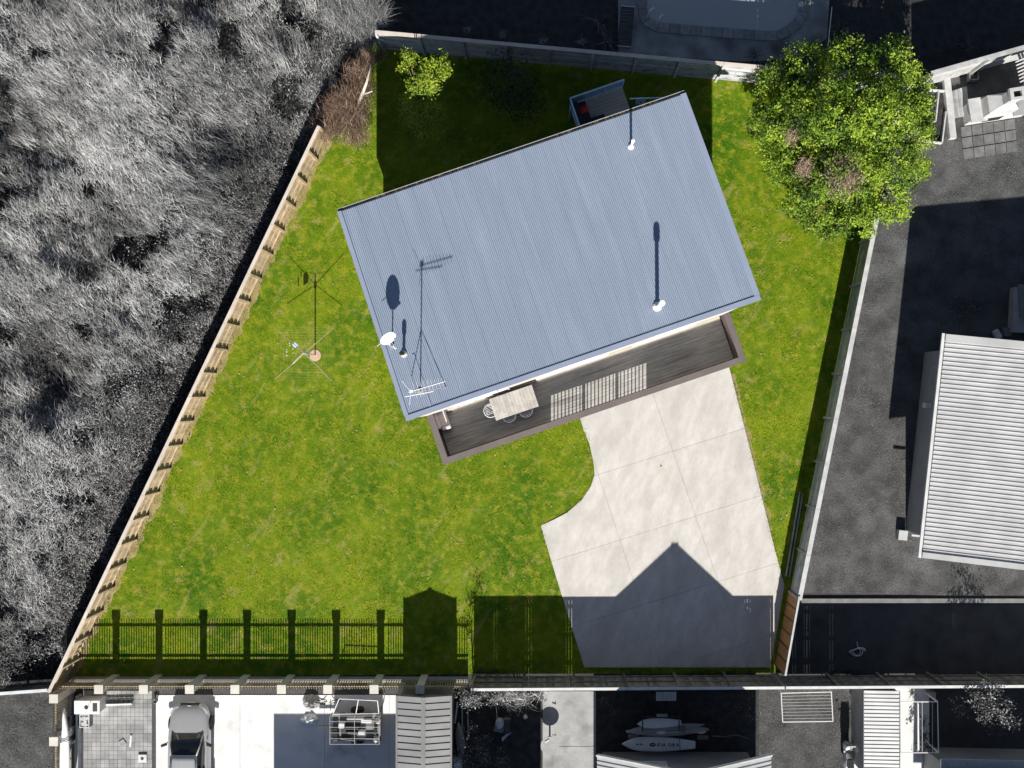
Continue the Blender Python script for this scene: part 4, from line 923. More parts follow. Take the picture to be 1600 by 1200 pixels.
for i in range(26):
    x = random.uniform(a.x + .08, b.x - .08); y = random.uniform(a.y + .08, b.y - .12); s = random.uniform(.03, .07); m.box(-s, s, -s, s, .36, .38 + s * .5, Frame((x, y, 0), random.random() * 3))
tag(m.build('rubble', MAT['plaster'], t), kind='stuff')
# surf ski on the side fence
def boat(name, F, L, W, H, z, mat, parent, nose=1.0, tail=.15, n=16):
    rings_ = []
    for i in range(n + 1):
        s = i / n; w = W / 2 * (max(0.0, math.sin(math.pi * min(1, (s ** nose) * .5 + 0))) if s < .5 else 1) if False else W / 2 * max(.03, (1 - abs(2 * s - 1) ** 2.2)) if tail < .5 else W / 2 * (min(1, max(.04, 1 - (1 - s / .45) ** 3.6)) if s < .45 else max(.5, 1 - .5 * ((s - .45) / .55) ** 1.8))
        zz = z + H * .35 * abs(2 * s - 1) ** 3
        rings_.append([F(s * L, w * math.cos(a) * 1.0, zz + H / 2 * math.sin(a) * (1 if math.sin(a) < 0 else .8)) for a in [2 * math.pi * k / 14 for k in range(14)]])
    return MB().loft(rings_).build(name, mat, parent, smooth=True)
q = P(101, 1106, 1.35); t = thing('surf_ski', 'long pointed white surf ski strapped to the side picket fence', 'surf ski', (q.x, q.y - 2, 0))
boat('hull', Frame(q, math.radians(-90)), 5.0, .46, .22, 0, MAT['white'], t)
for yy in (1156, 1161): MB().tube([P(88, yy, 1.35), P(91, yy, 1.46), P(105, yy - (3 if yy > 1158 else 0), 1.48), P(112, yy - (6 if yy > 1158 else 0), 1.3)], .012, 5).build('strap', MAT['black'], t)
for yy in (1140, 1185): MB().beam(P(88, yy, 1.2), P(112, yy, 1.2), .06, .05).build('bracket', MAT['midgrey'], t)
MB().beam(P(108, 1175, 0), P(108, 1175, 1.2), .06, .06).build('stand', MAT['midgrey'], t)
t = thing('ladder', 'dark ladder lying flat on the pavers beside the bench sink', 'ladder', P(185, 1095))
for y_ in (1093, 1099): MB().beam(P(158, y_, .1), P(208, y_ - 1, .1), .04, .07).build('rail', MAT['darkp'], t)
for k in range(7): MB().beam(P(162 + k * 7, 1093, .1), P(162 + k * 7, 1099, .1), .03, .03).build('rung', MAT['darkp'], t)
tag(MB().beam(P(157, 1101.5, .06), P(206, 1100, .06), .07, .07).build('white_plank', MAT['white']), 'white plank lying on the pavers beside the dark ladder', 'plank')
t = thing('parasol_base', 'square pale parasol base with round hole on the pavers', 'parasol base', P(223.5, 1184))
F = Frame(P(223.5, 1184), 0); bevel(MB().box(-.2, .2, -.18, .18, .02, .10, F).build('slab', MAT['offwhite'], t), .02); MB().lathe(F(0, 0, .1), [(.075, 0), (.075, .005), (.005, .005)], 14).build('hole', MAT['darkp'], t)
tag(MB().beam(P(205, 1149, .05), P(203.5, 1167, .05), .09, .04).build('spade_handle', MAT['offwhite']), 'short pale handle lying on the pavers', 'handle')
tag(MB().box(-.13, .13, -.13, .13, .02, .06, Frame(P(192, 1160), .6)).build('floor_tile', MAT['paver']), 'loose square tile lying askew on the pavers', 'tile')
t = thing('pot_plant', 'rusty pot standing at the corner between pavers and concrete', 'pot', P(244.5, 1094)); MB().lathe(P(244.5, 1094), [(.07, 0), (.10, .18), (.11, .2), (.085, .2), (.08, .15), (.005, .15)], 14).build('pot', MAT['midgrey'], t)
MB().lathe(P(244.5, 1094, .15), [(.08, 0), (.075, .02), (.005, .03)], 12).build('soil', MAT['darkgrey'], t)
t = thing('garden_trough', 'low timber edging wall beside the surf ski', 'edging', P(124, 1170)); MB().beam(P(123, 1086, .2), P(124, 1300, .2), .1, .42).build('sleeper', MAT['fence_grey'], t)
for k, (x, y, r_) in enumerate(((113, 1117, .16), (112, 1156, .19))):
    c = P(x, y); t = thing('bucket', ('small grey bucket behind the surf ski nose', 'round pale bucket with dark opening beside the surf ski strap')[k], 'bucket', c)
    MB().lathe(c, [(r_ * .8, 0), (r_, .5), (r_ * .95, .5), (r_ * .9, .45), (.005, .42)], 16).build('pail', (MAT['midgrey'], MAT['offwhite'])[k], t)
    MB().lathe(c + Vector((0, 0, .455)), [(r_ * .5, 0), (.005, .004)], 12).build('contents', MAT['darkp'], t)
# caged trailer full of junk
t = thing('trailer', 'caged box trailer loaded with junk in the concrete yard', 'trailer', P(556, 1140))
a = P(517.5, 1160, .75); b = P(594, 1116, .75); zb_ = .55
MB().box(a.x, b.x, a.y, b.y, zb_ - .06, zb_).build('bed', MAT['midgrey'], t)
for k in range(6):
    y = a.y + (b.y - a.y) * k / 5; MB().beam((a.x, y, 1.0), (b.x, y, 1.0), .016, .016).build('side_bar', MAT['galv'], t)
for k in range(3):
    x = a.x + (b.x - a.x) * k / 2
    MB().beam((x, a.y, 1.03), (x, b.y, 1.03), .02, .02).build('cross_bar', MAT['galv'], t)
    for y in (a.y, b.y): MB().beam((x, y, zb_), (x, y, 1.0), .03, .03).build('stanchion', MAT['galv'], t)
for s in (a.y - .12, b.y + .02): MB().lathe(((a.x + b.x) / 2, s + .05, .3), [(.18, -.08), (.29, -.08), (.3, 0), (.29, .08), (.18, .08), (.005, .06)], 18, Matrix.Rotation(math.pi / 2, 3, 'X')).build('wheel', MAT['tyre'], t)
MB().beam((a.x - .7, (a.y + b.y) / 2, .5), (a.x, (a.y + b.y) / 2, .5), .07, .07).build('drawbar', MAT['darkp'], t)
jk = [(.08, .3, .12, .85, 'black', 'dark tyre-like bundle at the drawbar end of the trailer'), (.42, .55, .30, .16, 'black', 'long black box across the middle of the trailer'), (.72, .75, .22, .14, 'offwhite', 'pale board lying in the trailer'), (.35, .12, .33, .07, 'darkp', 'dark panel at the near end of the trailer'), (.78, .12, .18, .07, 'black', 'black panel at the near right end of the trailer'), (.45, .35, .22, .08, 'midgrey', 'grey pipe bundle in the trailer'), (.9, .42, .06, .25, 'black', 'black bag at the shed end of the trailer'), (.5, .86, .35, .08, 'gconc2', 'grey timber at the fence end of the trailer'), (.22, .62, .12, .2, 'offwhite', 'white carton at the left of the trailer'), (.62, .36, .14, .14, 'offwhite', 'white basket in the trailer, right of the pipe bundle'), (.25, .4, .1, .16, 'darkp', 'dark crate in the trailer, left of the pipe bundle')]
for i, (fx, fy, hx, hy, mt, lab) in enumerate(jk):
    x = a.x + (b.x - a.x) * fx; y = a.y + (b.y - a.y) * fy; hx *= (b.x - a.x) * .5; hy = hy * (b.y - a.y) * .5
    hy = min(hy, .3); hx = min(hx, .75); o = MB().box(-hx, hx, -hy, hy, zb_ + .004, zb_ + random.uniform(.15, .36), Frame((x, y, 0), random.uniform(-.12, .12))).build(lab.split(' at')[0].split(' in')[0].split(' across')[0].split(' lying')[0].split()[-1], MAT[mt]); bevel(o, .03, 2); tag(o, lab, o.name.split('.')[0])
for (x, y, rx, lab) in ((588, 1155, .15, 'white plastic bag at the near right corner of the trailer'), (590, 1126, .13, 'white plastic bag at the far right corner of the trailer')):
    o = cloth('plastic_bag', lab, P(x, y, .56 + .0), rx, rx * 1.2, .3, MAT['white'], int(x)); o['category'] = 'bag'
t = thing('tilted_panel', 'thin framed panel leaning from the trailer towards the picket fence', 'panel', P(550, 1108)); q = [P(520, 1116, .9), P(530, 1092, 1.3), P(590, 1095, 1.3), P(592, 1115, .9)]
for i in range(4): MB().beam(q[i], q[(i + 1) % 4], .03, .03).build('frame_bar', MAT['offwhite'], t)
MB().beam(q[0].lerp(q[3], .5), q[1].lerp(q[2], .5), .03, .03).build('frame_bar', MAT['offwhite'], t)
MB().beam(q[0] - Vector((0, 0, .9)), q[0], .03, .03).build('leg', MAT['offwhite'], t)
c = P(515, 1093); t = thing('bicycle', 'small bicycle parked between the tarpaulin and trailer', 'bicycle', c)
for s in (-.32, .32):
    w_ = c + Vector((s, 0, .28)); MB().tube([w_ + Vector((.24 * math.cos(k * .4189), .10 * math.cos(k * .4189) * .3, .24 * math.sin(k * .4189))) for k in range(15)], .018, 6, True).build('wheel', MAT['black'], t)
for a_, b_ in (((-.32, .28), (-.05, .3)), ((-.05, .3), (.22, .62)), ((-.05, .3), (-.14, .68)), ((-.14, .66), (.22, .6)), ((.32, .28), (.2, .78))): MB().tube([c + Vector((a_[0], 0, a_[1])), c + Vector((b_[0], 0, b_[1]))], .016, 6).build('frame_tube', MAT['offwhite'], t)
MB().tube([c + Vector((.2, -.26, .8)), c + Vector((.2, .26, .8))], .014, 6).build('handlebar', MAT['black'], t); bevel(MB().cbox(c + Vector((-.16, 0, .72)), .24, .12, .05).build('saddle', MAT['black'], t), .02)
tag(MB().tube([P(601, 1082, .5), P(600, 1094, .1), P(596, 1108, .05), P(594, 1117, .4)], .02, 6).build('cable', MAT['darkp']), 'dark cable trailing from the picket fence to the trailer', 'cable')

# ------------------------------------------------------------------ middle yard: canoe, box, round table
q = P(716, 1128, .4); t = thing('canoe', 'upturned grey canoe leaning beside the metal garden shed', 'canoe', (q.x, q.y - 1, 0)); boat('hull', Frame(q, math.radians(-84)), 1.7, .42, .36, 0, MAT['gconc2'], t)
for k in (0.4, 1.3): MB().beam(q + Vector((-.25, -k, -.24)), q + Vector((.25, -k, -.24)), .08, .3).build('support', MAT['darkp'], t)
tag(MB().prism(px((709, 1180), (722, 1178), (724, 1240), (710, 1240)), 0, .3).build('leaning_board', MAT['white']), 'white panel standing at the corner of the metal shed', 'panel')
tag(MB().beam(P(715, 1097, .3), P(711, 1130, .3), .06, .06).build('curved_rail', MAT['offwhite']), 'pale rail beside the garden shed', 'rail')
for k, x in enumerate((722, 731)): tag(MB().beam(P(x, 1092, .2), P(x + .5, 1150, .2), .05, .07).build('garden_stake', MAT['fence_grey']), ('grey stake lying next to the metal shed', 'second grey stake, farther from the metal shed')[k], 'stake')
c = P(781, 1130); t = thing('box', 'open pale box of crumpled packing in the shaded yard', 'box', c); F = Frame(c, -.2)
MB().box(-.22, .22, -.28, .28, 0, .42, F).build('carton', MAT['midgrey'], t); o = cloth('packing', 'x', P(781, 1130, .425), .19, .25, .12, MAT['offwhite'], 21); del o['label']; del o['category']; o.parent = t; o.location = -woff(t)
t = thing('cabinet', 'dark cabinet behind the open box of packing', 'cabinet', P(794, 1127)); MB().prism(px((788, 1117), (797, 1117), (797, 1141), (789, 1141)), 0, .5).build('carcass', MAT['darkp'], t); MB().prism(px((787, 1116), (798, 1116), (798, 1119), (787, 1119)), .502, .54).build('rim', MAT['midgrey'], t)
tag(MB().prism(px((784, 1152), (792, 1146), (799, 1144), (790, 1152), (785, 1158)), .02, .08).build('stone', MAT['offwhite']), 'pale angular stone on the dark ground below the box', 'stone')
c = P(859, 1157); t = thing('round_table', 'round table in shade at the edge of the concrete path', 'table', c); MB().lathe(c, [(.40, .70), (.42, .72), (.42, .735), (.005, .74)], 26).build('top', MAT['gconc2'], t)
MB().tube([c, c + Vector((0, 0, .7))], .04, 8).build('stem', MAT['darkp'], t); MB().lathe(c, [(.22, 0), (.2, .03), (.04, .05)], 14).build('foot', MAT['darkp'], t)
tag(MB().tube([P(863, 1148, .79), P(869, 1149, .77), P(868, 1146, .78)], .02, 6).build('table_hook', MAT['darkp']), 'dark curved hook on the round table', 'hook')
tag(MB().beam(P(852, 1160, .76), P(858, 1156, .76), .04, .02).build('white_knife', MAT['white']), 'white blade-shaped thing on the round table', 'utensil')
c = P(821, 1117); t = thing('garden_light', 'small pale garden light on the dark ground', 'light', c); MB().lathe(c, [(.03, 0), (.03, .3), (.1, .32), (.02, .42), (.003, .42)], 12).build('lamp', MAT['offwhite'], t); MB().lathe(c, [(.08, -.01), (.07, .02), (.03, .02)], 10).build('foot', MAT['midgrey'], t)
# block of steps against the paling fence
t = thing('timber_crate', 'pale slatted crate against the paling fence in the shaded yard', 'crate', P(1040, 1088))
a = P(1025, 1095, 1.0); b = P(1057, 1081, 1.0)
for k in range(8): x = a.x + (b.x - a.x) * k / 8; MB().box(x + .008, x + (b.x - a.x) / 8 - .008, a.y, b.y, .97, 1.0).build('top_slat', MAT['offwhite'], t); MB().box(x + .008, x + (b.x - a.x) / 8 - .02, a.y, a.y + .03, 0, .968).build('front_slat', MAT['offwhite'], t)
MB().box(a.x + .02, b.x - .02, a.y + .04, b.y - .02, 0, .96).build('core', MAT['darkp'], t)
# ------------------------------------------------------------------ rack with boards and kayaks
rk = thing('board_rack', 'dark steel rack holding kayaks and paddleboards in the shaded yard', 'rack', P(1033, 1140))
for x in (1004, 1061):
    MB().beam(P(x, 1120, .0), P(x, 1120, 1.25), .05, .05).build('upright', MAT['darkp'], rk); MB().beam(P(x, 1172, .0), P(x, 1172, .5), .05, .05).build('upright', MAT['darkp'], rk)
    MB().beam(P(x, 1119, .45), P(x, 1174, .45), .05, .05).build('arm', MAT['darkp'], rk); MB().beam(P(x, 1119, 1.2), P(x, 1143, 1.2), .05, .05).build('arm', MAT['darkp'], rk)
MB().beam(P(1003, 1120, 1.23), P(1061, 1120, 1.23), .04, .04).build('top_bar', MAT['darkp'], rk); MB().box(P(1026, 0, 1.25).x, P(1043, 0, 1.25).x, P(0, 1120, 1.25).y, P(0, 1115.5, 1.25).y, 1.2, 1.27).build('bracket_box', MAT['gconc2'], rk)
def slim(name, lab, p, q, W, H, mat, tail, cat, n=20):
    d = q - p; t = thing(name, lab, cat, (p.x, p.y, p.z)); F = Frame(p, math.atan2(d.y, d.x)); boat('hull', F, d.length, W, H, 0, mat, t, tail=tail, n=n); return t, F, d.length
slim('kayak', 'long grey kayak at the back of the rack', P(978, 1142, .72), P(1107, 1138, .72), .62, .34, MAT['gconc2'], .1, 'kayak')
slim('surfboard', 'white surfboard lying in the middle of the rack', P(995.5, 1131, 1.0), P(1064, 1129, 1.0), .46, .07, MAT['white'], .9, 'surfboard')
slim('kayak', 'small pale kayak half under the white surfboard', P(1003, 1144, .86), P(1100, 1131, .86), .30, .22, MAT['gconc2'], .1, 'kayak')
t, F, L_ = slim('paddleboard', 'wide white paddleboard lettered KIA ORA at the front of the rack', P(972, 1162, .60), P(1086, 1163.5, .60), .68, .12, MAT['white'], .9, 'paddleboard')
def lettering(txt, F, u, v, z, size, parent, mat, name='lettering'):
    cu = bpy.data.curves.new(name, 'FONT'); cu.body = txt; cu.size = size; cu.extrude = .002; cu.offset = .006; cu.space_character = 1.15
    o = bpy.data.objects.new(name, cu); COL.objects.link(o); dg = bpy.context.evaluated_depsgraph_get(); me = bpy.data.meshes.new_from_object(o.evaluated_get(dg)); bpy.data.objects.remove(o)
    me.materials.clear(); me.materials.append(mat); o = bpy.data.objects.new(name, me); COL.objects.link(o); o.parent = parent
    o.location = F(u, v, z) - woff(parent); o.rotation_euler = (0, 0, F.a); return o
for ch_, uu in zip('KIAORA', (1.58, 1.75, 1.83, 2.08, 2.27, 2.44)): lettering(ch_, F, uu, -.075, .056, .20, t, MAT['black'], 'letter')
for k in range(4):
    u = .36 + k * .155; MB().add([F(u, .06, .058), F(u, -.06, .058), F(u + .09, 0, .058)], [(0, 1, 2)]).build('triangle_mark', MAT['black'], t, fix=False)
    MB().add([F(u + .13, .03, .058), F(u + .13, -.03, .058), F(u + .09, 0, .058)], [(0, 2, 1)]).build('triangle_mark', MAT['black'], t, fix=False)
m = MB(); m.add([F(1.38 + .14 * math.cos(a_), -.01 + .085 * math.sin(a_), .056) for a_ in [k * math.pi / 10 for k in range(20)]], [tuple(range(20))]).build('oval_logo', MAT['black'], t, fix=False)
m = MB(); m.add([F(1.38 + .09 * math.cos(a_), .01 + .035 * math.sin(a_), .06) for a_ in [math.pi + k * math.pi / 10 for k in range(11)]], [tuple(range(11))]).build('logo_smile', MAT['offwhite'], t, fix=False)
MB().tube([F(2.62, -.3, -.02), F(2.62, -.2, .06), F(2.60, .2, .06), F(2.59, .32, -.02)], .012, 5).build('strap', MAT['black'], t)
MB().beam(F(2.85, .0, .05), F(3.02, -.06, .05), .05, .02).build('fin_slot', MAT['black'], t)
for k, (p_, q_, lab) in enumerate(((P(1025, 1145, 1.0), P(1075, 1143.5, 1.0), 'white paddle lying across the middle of the rack'), (P(1104, 1143, .85), P(1082, 1145, .85), 'short white paddle at the right end of the rack'))):
    t = thing('paddle', lab, 'paddle', p_); d = (q_ - p_).normalized(); F = Frame(p_, math.atan2(d.y, d.x)); L_ = (q_ - p_).length
    MB().tube([F(.3, 0, 0), F(L_, 0, 0)], .018, 6).build('shaft', MAT['offwhite'], t); boat('blade', F, .46, .17, .03, 0, MAT['offwhite'], t)
tag(MB().cbox(P(1067, 1139, .95), .3, .28, .2).build('life_vest', MAT['midgrey']), 'grey life vest resting on the kayaks', 'life vest'); bevel(bpy.data.objects['life_vest'], .06, 3)
for k, (x, y) in enumerate(((990, 1150), (1098, 1152))): tag(bevel(MB().cbox(P(x, y, .5), .5, .18, .12).build('crate', MAT['midgrey']), .02), ('grey crate at the left end of the rack behind the paddleboard', 'grey crate at the right end of the rack')[k], 'crate')
tag(MB().tube([P(1112, 1150, .1), P(1135, 1151, .12), P(1150, 1148, .3), P(1170, 1154, .1)], [.03, .025, .02, .01], 6).build('dead_branch', MAT['midgrey']), 'pale dead branch on the ground right of the rack', 'branch')

# ------------------------------------------------------------------ right part of the bottom
t = thing('fold_down_clothesline', 'white wire fold-down clothesline frame over the grey grass', 'clothesline', P(1260, 1105))
z_ = 1.5; cs = [P(1220.5, 1083, z_), P(1299, 1081, z_), P(1301.5, 1127, z_), P(1223, 1128, z_)]
for i in range(4): MB().tube([cs[i], cs[(i + 1) % 4]], .022, 6).build('frame_tube', MAT['white'], t)
for k in range(1, 9): MB().tube([cs[0].lerp(cs[3], k / 9), cs[1].lerp(cs[2], k / 9)], .006, 4).build('line', MAT['white'], t)
for i in (0, 1): MB().beam(cs[i] - Vector((0, 0, 1.5)), cs[i] + Vector((0, .0, .0)), .05, .05).build('post', MAT['white'], t)
c = P(1320, 1172); t = thing('scooter', 'shiny motor scooter standing on the grass beside the white shed', 'scooter', c)
bevel(MB().loft([[c + Vector((x * w_, y, z)) for x, z in ((-1, .3), (1, .3), (.8, zt), (-.8, zt))] for y, w_, zt in ((.55, .1, .6), (.35, .2, .75), (.05, .16, .5), (-.2, .2, .78), (-.55, .18, .75), (-.75, .08, .6))]).build('body', MAT['galv'], t, smooth=True), .03)
bevel(MB().box(c.x - .13, c.x + .13, c.y - .6, c.y - .12, .78, .86).build('seat', MAT['black'], t), .04, 3)
for y in (.6, -.6): MB().lathe(c + Vector((0, y, .23)), [(.1, -.06), (.21, -.06), (.23, 0), (.21, .06), (.1, .06), (.005, .05)], 18, Matrix.Rotation(math.pi / 2, 3, 'Y')).build('wheel', MAT['tyre'], t)
MB().tube([c + Vector((-.32, .28, .98)), c + Vector((0, .38, 1.0)), c + Vector((.32, .28, .98))], .018, 6).build('handlebar', MAT['darkp'], t); MB().tube([c + Vector((0, .38, 1.0)), c + Vector((0, .55, .4))], .03, 6).build('fork', MAT['galv'], t)
for s in (-1, 1): MB().tube([c + Vector((.25 * s, .3, 1.0)), c + Vector((.36 * s, .34, 1.2))], .008, 5).build('mirror_stem', MAT['galv'], t); MB().lathe(c + Vector((.37 * s, .35, 1.2)), [(.05, 0), (.05, .02), (.003, .02)], 10).build('mirror', MAT['galv'], t)
bevel(MB().loft([[c + Vector((x * .22, .42 + .1 * (z - .4), z)) for x, z in ((-1, .35), (1, .35), (.9, 1.05), (-.9, 1.05))], [c + Vector((x * .2, .48 + .1 * (z - .4), z)) for x, z in ((-1, .35), (1, .35), (.9, 1.05), (-.9, 1.05))]]).build('leg_shield', MAT['galv'], t), .01)
t = thing('plant_frame', 'white tubular frame over potted plants beside the white-roofed shed', 'frame', P(1435, 1130))
z_ = 1.6; cs = [P(1406, 1096.5, z_), P(1465, 1096.5, z_), P(1466.5, 1176, z_), P(1408, 1176, z_)]
for i in range(4): MB().tube([cs[i], cs[(i + 1) % 4]], .022, 6).build('frame_tube', MAT['white'], t); MB().beam(cs[i] - Vector((0, 0, 1.6)), cs[i], .04, .04).build('leg', MAT['white'], t)
for x in (1434, 1441, 1457): MB().tube([P(x, 1097, z_), P(x, 1176, z_)], .009, 4).build('wire', MAT['white'], t)
MB().beam(P(1434, 1099, 1.55), P(1435, 1172, 1.55), .06, .06).build('shelf_rail', MAT['white'], t)
tag(MB().prism(px((1446, 1077), (1456, 1077), (1456, 1091), (1452, 1089), (1447, 1083)), 0, .5).build('post_stub', MAT['gconc2']), 'grey concrete post stub at the foot of the paling fence', 'post')

# ================================================================== VEGETATION
# ---- lawn blades
roofpoly = [tuple(HF(u, v)[:2]) for u, v in ((.6, .1), (13.7, .1), (13.7, 8), (.6, 8))]
x, y = sample(LOT, 420000, [DRV, roofpoly])
e = inpoly(x, y, EARTH); keep = ~e | (rng.uniform(size=len(x)) < .7); x, y = x[keep], y[keep]; n = len(x)
ang = rng.uniform(0, 2 * np.pi, n); am = rng.uniform(.3, 1.0, n); hmul = .35 + 1.3 * fbm(x, y, 1.3)
tag(blades('grass', np.stack([x, y, np.full(n, -.012)], 1), np.stack([np.cos(ang) * am, np.sin(ang) * am, 0 * ang], 1), rng.uniform(.035, .075, n) * hmul, rng.uniform(.012, .026, n), np.clip(rng.normal(.45, .25, n), 0, 1), MAT['lawn'], seg=1), 'short mown green lawn grass', 'grass', kind='stuff')
# ragged grass creeping over the driveway edge
ex = []; ey = []; el = []
for i in range(len(DRV)):
    (x1, y1), (x2, y2) = DRV[i - 1], DRV[i]; l = math.hypot(x2 - x1, y2 - y1); k = int(l * 55); f = rng.uniform(0, 1, k); q = rng.normal(0, .035, (2, k)); ex.append(x1 + (x2 - x1) * f + q[0]); ey.append(y1 + (y2 - y1) * f + q[1])
x = np.concatenate(ex); y = np.concatenate(ey); k = vnoise(x, y, 1.6) > .35; x, y = x[k], y[k]; n = len(x); ang = rng.uniform(0, 2 * np.pi, n)
tag(blades('edge_grass', np.stack([x, y, np.full(n, .0)], 1), np.stack([np.cos(ang), np.sin(ang), 0 * ang], 1) * .9, rng.uniform(.06, .13, n), rng.uniform(.014, .028, n), np.clip(rng.normal(.4, .25, n), 0, 1), MAT['lawn'], seg=1), 'ragged grass along the driveway edge', 'grass', kind='stuff')
m = M('grey_grass', gray(.10), gray(.22), scale=1.4, rough=.8, fine=.45, fscale=14)
for nm, poly, cnt in (('grey_grass', RYARD, 90000), ('grey_grass', px((1186, 1078), (1335, 1076), (1335, 1260), (1186, 1260)), 16000), ('grey_grass', px((0, 1088), (80, 1084), (80, 1240), (0, 1240)), 9000)):
    x, y = sample(poly, cnt); k = (x < 24) & (y < 18); x, y = x[k], y[k]; n = len(x); ang = rng.uniform(0, 2 * np.pi, n); am = rng.uniform(.3, 1, n)
    tag(blades(nm, np.stack([x, y, np.full(n, -.014)], 1), np.stack([np.cos(ang) * am, np.sin(ang) * am, 0 * ang], 1), rng.uniform(.03, .07, n) * (.4 + 1.2 * fbm(x, y, .8)), rng.uniform(.012, .024, n), np.full(n, .5), m, seg=1), 'short grey grass in the neighbouring yard', 'grass', kind='stuff')

# ---- overgrown field on the left
fd = np.array([(FL1 - FL0).x, (FL1 - FL0).y]); fd = fd / np.linalg.norm(fd); fn = np.array([-fd[1], fd[0]])      # fn points into the field
def perp(x, y): return (x - FL0.x) * fn[0] + (y - FL0.y) * fn[1]
FV = [(-26.5, 19.5), (-7.6, 19.5), xy(FL1), xy(FL0), (-26.5, FL0.y)]
def field_blades(nclump, per, length, width, spread, tlo, thi, zlo, zhi, gap, mind, seg=2, drp=.55, nm='tall_grass', lab='dense grey tangle of tall dry grass', jitter=.5, tus=False):
    x, y = sample(FV, nclump); p = perp(x, y); can = np.clip((.6 * vnoise(x, y, .28) + .4 * fbm(x, y, .7) - .22) * 1.75, 0, 1)
    k = (p > mind + .5 * (rng.uniform(size=len(x)) - .5)) & (vnoise(x, y, .8) > gap); x, y, p, can = x[k], y[k], p[k], can[k]; n = len(x)
    edge = np.clip((p - .3) / 2.2, .12, 1)
    z0 = (zlo + (zhi - zlo) * can) * edge; dirn = np.radians(115 + 150 * (vnoise(x, y, .16) - .5)) ; tn = np.clip(tlo + (thi - tlo) * (1.5 * fbm(x + 40, y, .33) - .25) + rng.normal(0, .10, n) + .32 * (can - .5), 0, 1)
    R = lambda a: np.repeat(a, per)
    N = n * per; a = R(dirn) + rng.normal(0, jitter, N); am = rng.uniform(.35, 1.15, N)
    b = np.stack([R(x) + rng.normal(0, spread, N), R(y) + rng.normal(0, spread, N), R(z0) + rng.uniform(-.1, .1, N)], 1); b[:, 2] = np.maximum(b[:, 2], 0)
    o = blades(nm, b, np.stack([np.cos(a) * am, np.sin(a) * am, 0 * a], 1), R(rng.uniform(length[0], length[1], n) * (.5 + .5 * edge)) * rng.uniform(.6, 1.1, N), rng.uniform(width[0], width[1], N), np.clip(R(tn) + rng.normal(0, .13, N), 0, 1), LM['field'], seg=seg, droop=drp)
    return tag(o, lab, 'grass', kind='stuff')
field_blades(18000, 10, (.18, .48), (.014, .030), .12, .24, .80, .1, 2.0, .22, .7, jitter=.9)
field_blades(520, 22, (.4, .85), (.010, .022), .16, .5, 1.0, .3, 2.0, .36, 1.6, lab='paler tussocks of long bleached grass rising from the field', jitter=.35, seg=3)
field_blades(5200, 10, (.2, .4), (.02, .04), .2, .0, .35, .1, .8, .0, .15, lab='low dark undergrowth in the field', jitter=2.5)
# leafy scrub near the fence and at the lower left
x, y = sample(FV, 12000); p = perp(x, y); yy = y
w_ = np.clip(1.25 - (p - 1.3) / 3.0, 0, 1) * np.clip((9 - yy) / 9, .25, 1) + .12 + .6 * np.clip((-2 - yy) / 9, 0, 1)
k = (p > .9) & (rng.uniform(size=len(x)) < w_) & (vnoise(x, y, 1.0) > .35); x, y, p = x[k], y[k], p[k]; n = len(x); per = 26
z = (.2 + 1.7 * np.clip((.6 * vnoise(x, y, .28) + .4 * fbm(x, y, .7) - .22) * 1.75, 0, 1)) * np.clip((p - .3) / 2.0, .15, 1); R = lambda a: np.repeat(a, per); N = n * per
pos = np.stack([R(x) + rng.normal(0, .16, N), R(y) + rng.normal(0, .16, N), np.maximum(.03, R(z) + rng.normal(0, .10, N))], 1)
nr = unit(rng.normal(size=(N, 3)) * .7 + np.array([0, -.2, .8])); tn = np.clip(R(np.clip(rng.normal(.45, .2, n), 0, 1)) + rng.normal(0, .15, N), 0, 1)
tag(leaves('scrub', pos, nr, rng.uniform(.05, .12, N), tn, LM['grey']), 'grey leafy scrub along the field side of the tan fence', 'scrub', kind='stuff')

